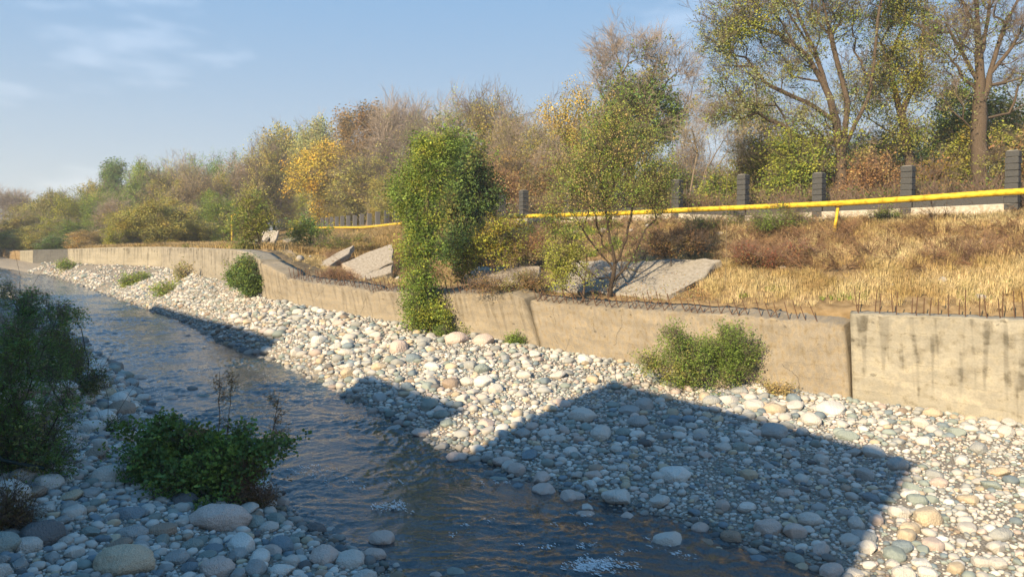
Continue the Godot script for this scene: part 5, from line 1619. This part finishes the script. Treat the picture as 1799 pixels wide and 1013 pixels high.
func build_woods() -> void:
	# x of the trunk, x reach in pixels, y of the top, distance, kind, colour, label
	var list := [
		[20, 62, 338, 135, "bare", SILVER, "greyish bare tree at the left edge of the far wood"],
		[62, 60, 352, 118, "round", OLIVE * 1.1, "yellowish olive tree, second from the left edge"],
		[98, 76, 334, 112, "wide", OLIVE * 0.95, "broad olive tree in the far left wood"],
		[137, 60, 331, 106, "round", LIME * 0.65, "yellow green tree right of the broad olive tree"],
		[165, 56, 318, 112, "wide", OLIVE * 1.0, "brownish olive tree left of the dark conifer"],
		[205, 62, 284, 122, "spruce", DEEP * 1.6, "dark green conifer on the far left skyline"],
		[190, 44, 292, 124, "spruce", DEEP * 1.5, "smaller dark conifer left of the taller one"],
		[186, 50, 326, 98, "round", GREEN * 1.0, "green tree below the dark conifer"],
		[200, 60, 344, 90, "twiggy", MAUVE, "pinkish brown bare tree low in the left wood"],
		[248, 66, 284, 112, "wide", GREEN * 1.0, "green crown on the skyline right of the conifer"],
		[272, 54, 281, 116, "round", GREEN * 1.15, "lighter green crown on the skyline, left part"],
		[290, 66, 305, 96, "sparse", OLIVE * 1.1, "olive brown tree in the middle of the left wood"],
		[322, 76, 275, 110, "twiggy", OLIVE * 1.1, "tall thin olive brown tree on the left skyline"],
		[356, 56, 275, 118, "round", DEEP * 1.7, "dark green dome on the skyline behind bare trees"],
		[318, 62, 312, 92, "wide", OLIVE * 0.95, "dull olive tree in the left wood"],
		[348, 72, 302, 90, "twiggy", MAUVE, "pinkish bare tree below the dark green dome"],
		[383, 66, 306, 94, "wide", OLIVE * 1.1, "olive brown tree left of the tall bare crown"],
		[372, 60, 332, 78, "wide", GREEN * 0.95, "green olive tree above the far wall"],
		[426, 84, 272, 98, "twiggy", MAUVE, "tall pinkish bare crown left of the big olive tree"],
		[400, 50, 268, 112, "round", DEEP * 1.9, "dark crown peeping behind the pinkish bare crown"],
		[305, 70, 345, 74, "wide", OLIVE * 1.1, "rounded olive tree behind the dark based tree"],
		[238, 66, 362, 78, "round", LIME * 0.7, "yellow green tree low in the left wood"],
		[210, 50, 375, 76, "brushy", LIME * 0.75, "yellow green bush by the pole at the far wall"],
		[277, 96, 348, 62, "wide", OLIVE * 1.15, "spreading olive tree with dark trunk just behind the far wall"],
		[336, 56, 380, 64, "round", OLIVE * 1.2, "small olive tree on a thin trunk behind the far wall"],
		[392, 60, 345, 70, "round", GREEN * 0.85, "green tree between the far wall and willowy bush"],
		[95, 66, 376, 96, "brushy", LIME * 0.7, "yellow green bush at the foot of the left wood"],
		[130, 60, 385, 88, "brushy", GREEN * 0.9, "green bush above the dark wall section"],
		[30, 76, 372, 100, "brushy", OLIVE * 0.8, "dull olive bush at the left edge upstream"],
		[52, 60, 396, 90, "brushy", OLIVE * 1.2, "olive bush beyond the wall end"],
		[150, 64, 402, 84, "brushy", STRAW * 0.9, "orange brown bush on the far bank top"],
		[8, 50, 402, 92, "brushy", LIME * 0.8, "yellowish bush at the left edge by the water"],
		[102, 50, 412, 84, "brushy", DEEP * 1.5, "dark low bush behind the dark wall section"],
		[505, 120, 220, 128, "wide", OLIVE * 1.1, "big olive tree on the skyline left of the golden tree"],
		[560, 96, 207, 112, "wide", SILVER * 1.0, "grey olive crown left of the brown conifers"],
		[468, 66, 256, 96, "sparse", OLIVE * 1.3, "yellowish thin crown on the left flank of the big olive tree"],
		[612, 66, 199, 106, "spruce", BROWN * 0.95, "brown conifer, left of a close group"],
		[646, 76, 187, 104, "spruce", BROWN * 0.75, "brown green conifer, tallest of a close group"],
		[672, 66, 196, 105, "spruce", BROWN * 0.85, "brown conifer, right of a close group"],
		[576, 126, 247, 99, "wide", GOLD * 1.05, "golden yellow tree behind the far fence posts"],
		[545, 60, 330, 118, "brushy", LIME * 0.85, "yellow green bush below the golden tree"],
		[646, 96, 268, 92, "sparse", OLIVE * 1.35, "ochre thin tree right of the golden tree"],
		[620, 70, 320, 95, "round", OLIVE * 0.95, "shadowy olive tree between golden and ochre trees"],
		[690, 60, 300, 86, "round", OLIVE * 1.1, "olive tree just left of the poplar crown"],
		[708, 80, 186, 98, "bare", SILVER, "dark leafless tree on the skyline behind the poplar"],
		[742, 80, 200, 92, "twiggy", SILVER * 0.9, "thin grey tree above the poplar crown"],
		[800, 96, 180, 74, "sparse", SILVER * 1.0, "tall grey green thin tree behind the poplar"],
		[862, 96, 168, 66, "sparse", OLIVE * 0.95, "tall thin grey brown tree right of the poplar"],
		[905, 80, 192, 62, "twiggy", OLIVE * 0.9, "thin dull tree behind the lone fence post"],
		[880, 90, 260, 56, "sparse", STRAW * 0.8, "brown thin tree low behind the lone fence post"],
		[945, 70, 215, 56, "sparse", OLIVE * 1.1, "olive thin tree left of the yellow crown"],
		[1000, 96, 152, 60, "round", Color(0.33, 0.27, 0.06), "yellow crown left of the bare topped tree"],
		[960, 70, 260, 52, "sparse", MAUVE * 0.8, "rusty thin tree below the yellow crown"],
		[1215, 60, 235, 62, "twiggy", MAUVE, "leafless brown tree right of the bare topped tree"],
		[480, 66, 330, 100, "sparse", STRAW * 0.9, "straw coloured thin tree behind the willowy bush"],
		[425, 70, 345, 80, "sparse", OLIVE, "dull thin tree left of the willowy bush"],
		[1285, 80, 275, 66, "round", OLIVE * 0.9, "olive tree far behind the leaning stems"],
		[1400, 90, 225, 60, "round", OLIVE, "olive tree far behind the bright shrub"],
		[1500, 90, 250, 58, "sparse", DEEP * 1.7, "dark thin tree far behind the tall trunks"],
		[1620, 100, 215, 56, "round", GREEN * 0.8, "green tree far behind the leaning trunk"],
		[1780, 100, 190, 54, "sparse", OLIVE * 0.9, "thin olive tree at the right edge far behind"],
		[1560, 80, 290, 50, "brushy", BROWN * 0.7, "rusty bush deep in the wood at the right"],
		[1450, 80, 300, 54, "brushy", OLIVE * 0.8, "dull olive bush deep behind the arching trunks"],
		[1340, 80, 300, 56, "brushy", STRAW * 0.7, "straw brown bush deep behind the slender tree"],
		[1690, 90, 280, 48, "brushy", OLIVE * 0.75, "dull bush deep behind the bare trunk"],
		[1240, 70, 310, 52, "brushy", OLIVE * 0.8, "dull bush deep behind the leaning stems"],
		[1090, 100, 290, 56, "brushy", OLIVE * 0.9, "olive bush deep behind the middle trees"],
		[760, 80, 290, 66, "brushy", OLIVE * 0.85, "olive bush deep behind the poplar"],
		[830, 80, 300, 60, "brushy", BROWN * 0.6, "brown bush deep behind the dark tree"],
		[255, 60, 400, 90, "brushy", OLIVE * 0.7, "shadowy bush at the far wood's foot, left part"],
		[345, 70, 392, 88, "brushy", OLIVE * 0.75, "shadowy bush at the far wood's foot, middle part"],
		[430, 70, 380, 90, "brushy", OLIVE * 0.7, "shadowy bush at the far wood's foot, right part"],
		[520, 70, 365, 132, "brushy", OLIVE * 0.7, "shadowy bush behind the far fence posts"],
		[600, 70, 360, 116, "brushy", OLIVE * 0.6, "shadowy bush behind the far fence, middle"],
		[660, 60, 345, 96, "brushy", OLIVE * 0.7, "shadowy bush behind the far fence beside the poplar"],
	]
	var i := 0
	for t in list:
		i += 1
		var src := stock_tree(t[4])
		var q := at(t[0], 400, t[3])
		var base := on_upland(q.x, t[3])
		var top := at(t[0], t[2], t[3]).y
		var h := maxf(1.5, top - base.y)
		var wide: float = t[1] * t[3] / FOCAL
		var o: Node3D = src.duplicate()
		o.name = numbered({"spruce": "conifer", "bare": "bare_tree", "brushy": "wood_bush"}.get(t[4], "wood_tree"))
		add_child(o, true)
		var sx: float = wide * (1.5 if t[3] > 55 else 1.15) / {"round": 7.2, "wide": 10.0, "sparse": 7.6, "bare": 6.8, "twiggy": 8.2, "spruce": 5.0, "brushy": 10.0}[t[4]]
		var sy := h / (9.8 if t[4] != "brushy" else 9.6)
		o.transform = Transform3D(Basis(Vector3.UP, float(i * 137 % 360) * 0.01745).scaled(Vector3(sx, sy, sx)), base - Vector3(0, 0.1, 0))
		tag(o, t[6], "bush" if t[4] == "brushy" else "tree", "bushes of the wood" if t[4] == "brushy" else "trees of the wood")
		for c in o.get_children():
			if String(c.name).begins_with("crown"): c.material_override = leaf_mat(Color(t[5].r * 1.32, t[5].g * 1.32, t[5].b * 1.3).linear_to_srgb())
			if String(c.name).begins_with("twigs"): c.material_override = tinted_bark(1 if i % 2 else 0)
	# the wood goes on across the river, past the left edge of the view
	var across := [[-66.0, 86.0, "wide", OLIVE, 9.0, "olive tree across the river just beyond the left edge"], [-78.0, 96.0, "round", GREEN, 10.0, "green tree across the river beyond the left edge"], [-92.0, 112.0, "wide", OLIVE * 1.1, 11.0, "tall olive tree far across the river beyond the left edge"],
		[-112.0, 128.0, "twiggy", MAUVE, 11.0, "dull thin tree far across the river beyond the left edge"], [-72.0, 72.0, "brushy", LIME * 0.7, 5.0, "yellow green bush across the river beyond the left edge"], [-58.0, 62.0, "brushy", OLIVE, 4.0, "olive bush across the river beyond the left edge"], [-52.0, 50.0, "round", OLIVE * 0.9, 7.5, "dull olive tree on the left bank beyond the left edge"], [-130.0, 150.0, "round", DEEP * 1.7, 13.0, "dark tree farthest across the river beyond the left edge"]]
	for t in across:
		i += 1
		var o: Node3D = stock_tree(t[2]).duplicate()
		o.name = numbered("wood_bush" if t[2] == "brushy" else "wood_tree")
		add_child(o, true)
		var k: float = t[4] / 9.8
		o.transform = Transform3D(Basis(Vector3.UP, i * 2.1).scaled(Vector3(k * 1.25, k, k * 1.25)), Vector3(t[0], water_y(t[0], t[1]) + 0.6, -t[1]))
		tag(o, t[5], "bush" if t[2] == "brushy" else "tree", "trees across the river")
		for c in o.get_children():
			if String(c.name).begins_with("crown"): c.material_override = leaf_mat(Color(t[3].r * 1.3, t[3].g * 1.3, t[3].b * 1.3).linear_to_srgb())
	for k in stock: stock[k].free()
	# tangled undergrowth behind the fence and far along the wood's foot
	rng.seed = 5150
	var places := []
	var tints := []
	var leaves := []
	var lt := []
	for n in 2600:
		var u := rng.randf()
		var a := Vector2(17, 22.6).lerp(Vector2(0.7, 39), u) if n % 3 < 2 else Vector2(0.7, 39).lerp(Vector2(-10.7, 65), u)
		var p2 := a + Vector2(0.7, 0.72) * (0.5 + absf(rng.randfn()) * 3.0)
		var g := on_upland(p2.x, p2.y)
		places.append(Transform3D(Basis.from_euler(Vector3(rr(-0.7, 0.7), rr(0, TAU_), rr(-0.7, 0.7))).scaled_local(Vector3.ONE * rr(0.7, 1.7)), g))
		var v := rr(0.6, 1.3)
		tints.append(Color(v, v * rr(0.85, 1.0), v * rr(0.75, 1.0)))
		if n % 2 == 0:
			for k in 2:
				leaves.append(Transform3D(Basis(Vector3.UP, rr(0, TAU_)).scaled_local(Vector3.ONE * rr(0.7, 1.3)), g + Vector3(rr(-0.4, 0.4), rr(0.1, 1.3), rr(-0.4, 0.4))))
				var c: Color = [OLIVE * 0.8, STRAW * 0.8, RUST * 0.8, GREEN * 0.8][rng.randi() % 4]
				lt.append(c * rr(0.7, 1.2))
	tag(many("undergrowth", twig_clump(9, 12, 0.9, 0.007), tinted_bark(0), places, tints), "tangled bare twigs of the undergrowth behind the fence")
	tag(many("undergrowth_leaves", leaf_clump(4, 12, 0.35, 0.12, 0.6), leaf_mat(Color.WHITE), leaves, lt), "withered leaves in the undergrowth behind the fence")

# ------------------------------------------------------------------ grass
func tuft(seed_: int, n: int, lean: float, wide: float) -> ArrayMesh:
	var r := RandomNumberGenerator.new()
	r.seed = seed_
	var v := PackedVector3Array()
	var idx := PackedInt32Array()
	for i in n:
		var a := r.randf() * TAU_
		var out := Vector3(cos(a), 0, sin(a))
		var s := Vector3(-sin(a), 0, cos(a)).rotated(Vector3.UP, r.randf_range(-0.8, 0.8)) * wide
		var base := out * r.randf() * 0.5
		var l := r.randf_range(0.55, 1.0)
		var k := lean * r.randf_range(0.2, 1.0)
		var m1 := base + Vector3(0, l * 0.5, 0) + out * l * k * 0.22
		var tip := base + Vector3(0, l * (1.0 - 0.35 * k), 0) + out * l * k * 0.8
		var b := v.size()
		v.append_array([base - s, base + s, m1 - s * 0.8, m1 + s * 0.8, tip])
		idx.append_array([b, b + 1, b + 3, b, b + 3, b + 2, b + 2, b + 3, b + 4])
	return solid(v, idx, null, false)

func build_grass() -> void:
	rng.seed = 808
	var guide: Array = upland.guide
	var patch := noise(91, 0.16, FastNoiseLite.TYPE_SIMPLEX_SMOOTH, 3)
	var patch2 := noise(92, 0.4, FastNoiseLite.TYPE_SIMPLEX_SMOOTH, 2)
	var gold := []
	var gold_t := []
	var brush := []
	var brush_t := []
	var green := []
	var green_t := []
	var litter := []
	var litter_t := []
	var spans := []
	var total := 0.0
	for i in guide.size() - 1:
		var mid: Vector3 = guide[i][4]
		var d := -mid.z
		if d < 8.0 or d > 100.0: continue
		var w: float = (guide[i + 1][4] - guide[i][4]).length() * minf(26.0, (guide[i][6] - guide[i][2]).length())
		if d > 45.0: w *= 0.45
		total += w
		spans.append([total, i])
	for n in 100000:
		var u := rng.randf() * total
		var lo := 0
		var hi := spans.size() - 1
		while lo < hi:
			var m := (lo + hi) / 2
			if spans[m][0] < u: lo = m + 1
			else: hi = m
		var i: int = spans[lo][1]
		var f := rng.randf()
		var A: Vector3 = guide[i][2].lerp(guide[i + 1][2], f)
		var B: Vector3 = guide[i][6].lerp(guide[i + 1][6], f)
		var t := rr(0.0, 1.08)
		var q := A.lerp(B, t)
		var d := -q.z
		if q.x > d * 0.72 + 1.0 or q.x < -d * 0.72 - 1.0: continue
		var g := on_upland(q.x, d)
		var c := patch.get_noise_2d(q.x, q.z)
		var c2 := patch2.get_noise_2d(q.x, q.z)
		var yaw := Basis(Vector3.UP, rr(0, TAU_))
		var right := smoothstep(4.2, 7.0, q.x - (d - 20.0) * 0.05) if d < 34.0 else 0.0
		var far := smoothstep(36.0, 44.0, d)
		var v := rr(0.75, 1.2)
		if right > 0.5:
			var golden := 0.0
			if t < 0.46: golden = 0.95 - 0.6 * smoothstep(0.3, 0.46, t) + c * 0.5
			elif t < 0.72: golden = 0.18 + c * 0.9
			else: golden = 0.85 + c * 0.3
			if t < 0.07: golden *= 0.25
			golden *= smoothstep(-0.42, -0.12, c2)
			if rng.randf() < golden:
				var h := rr(0.2, 0.52) * (1.0 if t > 0.1 else 0.7)
				gold.append(Transform3D(yaw.scaled_local(Vector3(h * 1.1, h, h * 1.1)), g - Vector3(0, 0.02, 0)))
				var pale := smoothstep(-0.3, 0.4, c2)
				gold_t.append(Color(lerpf(0.38, 0.56, pale) * v, lerpf(0.28, 0.465, pale) * v * rr(0.93, 1.05), lerpf(0.12, 0.26, pale) * v))
			elif t > 0.3 and rng.randf() < 0.32:
				var k := rr(0.35, 0.75)
				brush.append(Transform3D(Basis.from_euler(Vector3(rr(0.9, 1.5), rr(0, TAU_), rr(-0.4, 0.4))).scaled_local(Vector3.ONE * k), g + Vector3(0, rr(0.0, 0.14), 0)))
				brush_t.append([Color(1.5, 1.2, 0.85), Color(1.0, 0.8, 0.6), Color(2.1, 1.75, 1.25), Color(1.4, 1.05, 0.75)][rng.randi() % 4] * rr(0.7, 1.2))
			if (c2 > 0.4 and t < 0.3 and t > 0.06) or (c2 > 0.42 and t > 0.85):
				green.append(Transform3D(yaw.scaled_local(Vector3.ONE * rr(0.1, 0.24)), g))
				green_t.append(GREEN.lerp(OLIVE, rng.randf()) * rr(0.9, 1.4))
		elif far < 0.5:
			if t < 0.02: continue
			if t < 0.25 and d < 26.0:
				litter.append(Transform3D(yaw.scaled_local(Vector3.ONE * rr(0.6, 1.3)), g + Vector3(0, rr(0.0, 0.06), 0)))
				litter_t.append([RUST * 1.2, STRAW, RUST * 0.8, OLIVE][rng.randi() % 4] * rr(0.7, 1.2))
			if rng.randf() < (0.26 + c * 0.6) * smoothstep(0.02, 0.25, t):
				var h := rr(0.1, 0.28)
				gold.append(Transform3D(yaw.scaled_local(Vector3(h * 1.2, h, h * 1.2)), g))
				gold_t.append(Color(0.44 * v, 0.35 * v, 0.18 * v))
			elif rng.randf() < 0.12 and t > 0.25:
				brush.append(Transform3D(Basis.from_euler(Vector3(rr(0.5, 1.4), rr(0, TAU_), rr(-0.4, 0.4))).scaled_local(Vector3.ONE * rr(0.3, 0.7)), g))
				brush_t.append([Color(1.5, 1.25, 0.95), Color(0.9, 0.75, 0.6), Color(2.0, 1.7, 1.2)][rng.randi() % 3] * rr(0.7, 1.2))
			if c2 > 0.3 and t > 0.5:
				green.append(Transform3D(yaw.scaled_local(Vector3.ONE * rr(0.14, 0.32)), g))
				green_t.append(GREEN * rr(0.9, 1.5))
		else:
			var h := rr(0.3, 0.75)
			if rng.randf() < 0.55 + c:
				gold.append(Transform3D(yaw.scaled_local(Vector3(h * 1.4, h, h * 1.4)), g))
				gold_t.append(Color(0.42 * v, 0.31 * v, 0.15 * v))
			if c2 > 0.2:
				green.append(Transform3D(yaw.scaled_local(Vector3.ONE * rr(0.2, 0.5)), g))
				green_t.append(OLIVE * rr(0.8, 1.4))
	var straw := tinted(Color.WHITE, 0.7)
	straw.backlight_enabled = true
	straw.backlight = Color(0.35, 0.35, 0.3)
	tag(many("dry_grass", tuft(1, 24, 0.9, 0.014), straw, gold, gold_t), "golden dry grass on the slope above the wall")
	tag(many("dead_brush", twig_clump(6, 11, 0.7, 0.011), tinted_bark(0), brush, brush_t), "matted brown dead stems lying on the slope")
	tag(many("green_weeds", tuft(2, 14, 1.3, 0.05), leaf_mat(Color.WHITE), green, green_t), "patches of green weeds on the upper bank")
	tag(many("leaf_litter", leaf_clump(7, 12, 0.2, 0.05, 0.6), leaf_mat(Color.WHITE), litter, litter_t), "brown leaf litter behind the rebars")
	# single bushes of brush and weeds that stand out
	var spots := [
		[1180, 448, 24.6, [[1165, 428, 34, 18, 120, 0.5], [1215, 425, 30, 18, 90, 0.5]], [RUST * 0.5, STRAW * 0.5], 2, "dark dead brush above the large grey slab", 131],
		[1330, 470, 23.4, [[1320, 448, 36, 16, 120, 0.9], [1360, 455, 30, 14, 80, 0.8], [1405, 440, 34, 12, 60, 0.7]], [RUST * 0.8, STRAW * 0.7, Color(0.22, 0.07, 0.045), RUST * 0.6], 4, "red twigged low bush on the grassy slope", 132],
		[1360, 400, 26.6, [[1345, 388, 30, 14, 90, 1.0], [1385, 380, 26, 20, 90, 1.0], [1400, 392, 20, 12, 50, 1.0]], [GREEN * 1.1, GREEN * 0.9, OLIVE], 0, "green weed thicket under the pipe by the fence post", 133],
		[1555, 395, 25.6, [[1555, 380, 26, 18, 90, 1.0], [1580, 390, 16, 10, 40, 1.0]], [GREEN * 1.1, OLIVE * 1.2], 0, "green weed thicket under the pipe right of its leg", 134],
		[1275, 520, 20.4, [[1270, 500, 26, 22, 80, 0.6], [1300, 510, 22, 18, 60, 0.5]], [OLIVE * 1.3, STRAW, LIME], 1, "pale weeds behind the rebars left of the bare mound", 135],
		[590, 492, 32.5, [[588, 484, 26, 9, 110, 0.3], [612, 490, 18, 7, 50, 0.3]], [RUST * 0.7, STRAW * 0.6], 4, "brown twiggy bush behind the rebars left of the poplar", 136],
		[572, 440, 41.0, [[568, 428, 24, 10, 60, 0.5], [595, 424, 30, 12, 80, 1.0], [640, 420, 20, 10, 50, 1.0]], [STRAW, GREEN * 1.1, OLIVE], 0, "mixed weeds behind the narrow slab", 137],
		[940, 500, 25.0, [[930, 492, 40, 12, 120, 0.8], [860, 500, 40, 10, 90, 0.8]], [OLIVE * 1.1, STRAW * 0.8, RUST * 0.8], 0, "low brownish weeds behind the wall under the yellow shrub", 138],
		[930, 455, 28.5, [[925, 440, 34, 20, 90, 0.6], [950, 420, 26, 20, 60, 0.6]], [RUST, STRAW, OLIVE], 4, "reddish brown weeds right of the yellow shrub", 139],
		[940, 412, 34.0, [[935, 405, 20, 10, 60, 1.0]], [DEEP * 1.6, GREEN * 0.8], 2, "dark green weed under the yellow pipe left of middle", 140],
		[1240, 408, 28.6, [[1235, 395, 34, 14, 90, 0.8], [1290, 385, 24, 12, 50, 0.8]], [OLIVE, GREEN, STRAW], 0, "olive weeds under the pipe below the leaning stems", 141],
		[1690, 470, 21.0, [[1690, 455, 50, 12, 120, 0.15], [1760, 440, 40, 16, 100, 0.15]], [STRAW * 0.7, RUST * 0.6], 4, "matted brown brush on the slope at the right", 142]]
	for s in spots:
		var q := at(s[0], s[1], s[2])
		var p := on_upland(q.x, s[2])
		var bl := []
		for b in s[3]: bl.append([b[0], b[1], b[2], b[3], b[4], b[5], 0.0])
		photo_tree("low_bush", s[6], "bush", p, s[2], [[[s[0], s[1]], [s[0], s[1] - 10]], [[s[0], s[1]], [s[0] + 12, s[1] - 12]], [[s[0], s[1]], [s[0] - 12, s[1] - 12]]], bl, s[5], 0.018, [2.6, 11, 0.15, 0.06, 0.55], s[4], 0.36, 0.24, s[7], "low bushes of the upper bank")

# ------------------------------------------------------------------ what casts the long shadows
func shade_block(label: String, a: Vector3, b: Vector3, roof: float, depth: float, split: int) -> void:
	var k := 1.0 / tan(deg_to_rad(SUN_ELEV))
	var back := Vector3(-SUN_FLAT.x, 0, SUN_FLAT.y)
	var ta := a + back * (roof - a.y) * k
	var tb := b + back * (roof - b.y) * k
	ta.y = roof
	tb.y = roof
	var o := thing("apartment_block", label, "building", Vector3(ta.x, 0, ta.z), "blocks behind the viewer")
	var plaster := textured(lin(0.6, 0.56, 0.5), speckle(95, 0.02, Color(0.8, 0.8, 0.8), Color(1, 1, 1), 256), 0.2, null, 1.0, true)
	var v := PackedVector3Array()
	for y in [-2.0, roof]:
		for q in [ta, tb, tb + back * depth, ta + back * depth]: v.append(Vector3(q.x, y, q.z) - o.position)
	var idx := PackedInt32Array()
	for f in [[0, 1, 5, 4], [1, 2, 6, 5], [2, 3, 7, 6], [3, 0, 4, 7], [4, 5, 6, 7], [3, 2, 1, 0]]:
		idx.append_array([f[0], f[2], f[1], f[0], f[3], f[2]])
	part("walls", solid(v, idx, null, false), plaster, o)
	var glass := mat(lin(0.04, 0.05, 0.06), 0.15)
	var flat := (tb - ta)
	flat.y = 0
	var bas := Basis(Vector3.UP, atan2(-flat.z, flat.x))
	for floor_ in 3:
		for c in split:
			var q := ta.lerp(tb, (c + 0.5) / split)
			q.y = roof - 2.0 - floor_ * 2.9
			part("window", box_mesh(Vector3(1.3, 1.4, 0.06), 0.01), glass, o, Transform3D(bas, q - o.position))

func build_blocks() -> void:
	shade_block("tall block behind the viewer whose shadow lies across the near gravel", Vector3(2.9, 0.9, -20.3), Vector3(7.6, 0.6, -14.1), 12.4, 7.0, 3)
	shade_block("narrow block behind the viewer, shading the gravel below the poplar", Vector3(-4.1, 0.95, -21.9), Vector3(-1.06, 0.8, -17.8), 15.0, 6.0, 2)
	shade_block("long tall block left of the viewer, shading the far gravel edge", Vector3(-20.0, 1.9, -41.7), Vector3(-8.25, 1.3, -27.5), 17.5, 8.0, 6)
	shade_block("long slab block far left behind the viewer that keeps the river in shade", Vector3(-24.3, 1.4, -43.9), Vector3(2.2, 0.3, -11.2), 27.0, 9.0, 14)

func build_litter() -> void:
	var p := meet(river, 52, 820, 6.0, 20.0)
	if p.y > -100:
		var m := mat(Color(0.75, 0.78, 0.8), 0.35)
		var r := stone_mesh(8, 3, 0.7)
		var o := part("plastic_bag", r, m, null, Transform3D(Basis.from_euler(Vector3(0.4, 1.0, 0.8)).scaled_local(Vector3(0.16, 0.2, 0.13)), p + Vector3(0, 0.12, 0)))
		tag(o, "crumpled whitish plastic bag caught in the dark left shrub", "bag")
	var a := meet(river, 4, 846, 6.0, 20.0)
	var b := meet(river, 78, 858, 6.0, 20.0)
	if a.y > -100 and b.y > -100:
		var t := tubes()
		tube(t, [Vector3(-1.2, 0.5, -0.2), Vector3(-0.3, 0.35, 0), Vector3.ZERO, b - a + Vector3(0, 0.0, 0)], [0.025, 0.025, 0.025, 0.025], 8, true)
		var o := part("pole", solid(t.v, t.i), mat(lin(0.03, 0.045, 0.04), 0.6), null, Transform3D(Basis(), a + Vector3(0, 0.3, 0)))
		tag(o, "thin dark green pole lying across the stones at the left edge", "pole")

# ------------------------------------------------------------------ all of it
func build_sky() -> Environment:
	var e := Environment.new()
	e.background_mode = Environment.BG_SKY
	var m := ProceduralSkyMaterial.new()
	m.sky_top_color = lin(0.05, 0.14, 0.268)
	m.sky_horizon_color = lin(0.285, 0.29, 0.265)
	m.sky_curve = 0.15
	m.ground_bottom_color = lin(0.12, 0.1, 0.07)
	m.ground_horizon_color = lin(0.4, 0.42, 0.43)
	m.sun_angle_max = 30.0
	var w := 2048
	var im := Image.create(w, w / 2, false, Image.FORMAT_RGBA8)
	var n := noise(301, 0.9, FastNoiseLite.TYPE_SIMPLEX_SMOOTH, 5)
	var n2 := noise(302, 3.2, FastNoiseLite.TYPE_SIMPLEX_SMOOTH, 4)
	for y in range(200, 508):
		var el := (0.5 - (y + 0.5) / (w / 2.0)) * PI
		if el < 0.02 or el > 0.9: continue
		for x in w:
			var az := (x + 0.5) / w * TAU_
			var p := Vector3(cos(az) * 2.4, el * 13.0, sin(az) * 2.4)
			var a := n.get_noise_3dv(p) + 0.35 * n2.get_noise_3dv(p * Vector3(1.5, 1.0, 1.5))
			var c := smoothstep(0.12, 0.6, a) * smoothstep(0.02, 0.1, el) * smoothstep(0.9, 0.5, el)
			if c > 0.004: im.set_pixel(x, y, Color(1, 0.97, 0.94, c * 0.065))
	m.sky_cover = ImageTexture.create_from_image(im)
	m.sky_cover_modulate = Color(0.9, 0.9, 0.92)
	e.sky = Sky.new()
	e.sky.sky_material = m
	e.tonemap_mode = Environment.TONE_MAPPER_LINEAR
	e.tonemap_exposure = 2.9
	e.fog_enabled = true
	e.fog_density = 0.0009
	e.fog_light_color = Color(0.92, 0.94, 0.96)
	e.sdfgi_enabled = true
	e.ssao_enabled = true
	e.ssil_enabled = true
	return e

func _ready() -> void:
	var cam := Camera3D.new()
	cam.name = "camera"
	cam.fov = rad_to_deg(2.0 * atan(506.5 / FOCAL))
	cam.position = Vector3(0, EYE, 0)
	cam.rotation.x = -PITCH
	cam.near = 0.1
	cam.far = 4000.0
	add_child(cam)
	cam.current = true
	var we := WorldEnvironment.new()
	we.name = "world"
	we.environment = build_sky()
	add_child(we)
	var sun := DirectionalLight3D.new()
	sun.name = "sun"
	sun.light_energy = 1.12
	sun.light_color = Color(1.0, 0.9, 0.74)
	sun.light_angular_distance = 0.5
	sun.shadow_enabled = true
	var e := deg_to_rad(SUN_ELEV)
	var way := Vector3(SUN_FLAT.x * cos(e), -sin(e), -SUN_FLAT.y * cos(e))
	sun.look_at_from_position(Vector3.ZERO, way, Vector3.UP)
	add_child(sun)
	rng.seed = 4242
	rough.seed = 17
	rough.frequency = 0.35
	var t0 := Time.get_ticks_msec()
	build_land()
	print("land ", Time.get_ticks_msec() - t0)
	build_water()
	print("water ", Time.get_ticks_msec() - t0)
	build_walls()
	print("walls ", Time.get_ticks_msec() - t0)
	build_blocks()
	build_tall_trees()
	print("tall trees ", Time.get_ticks_msec() - t0)
	build_woods()
	print("woods ", Time.get_ticks_msec() - t0)
	rng.seed = 99
	build_fence()
	build_slabs()
	build_near_trees()
	print("near trees ", Time.get_ticks_msec() - t0)
	rng.seed = 4243
	build_stones()
	print("stones ", Time.get_ticks_msec() - t0)
	build_grass()
	build_litter()
	print("all ", Time.get_ticks_msec() - t0)
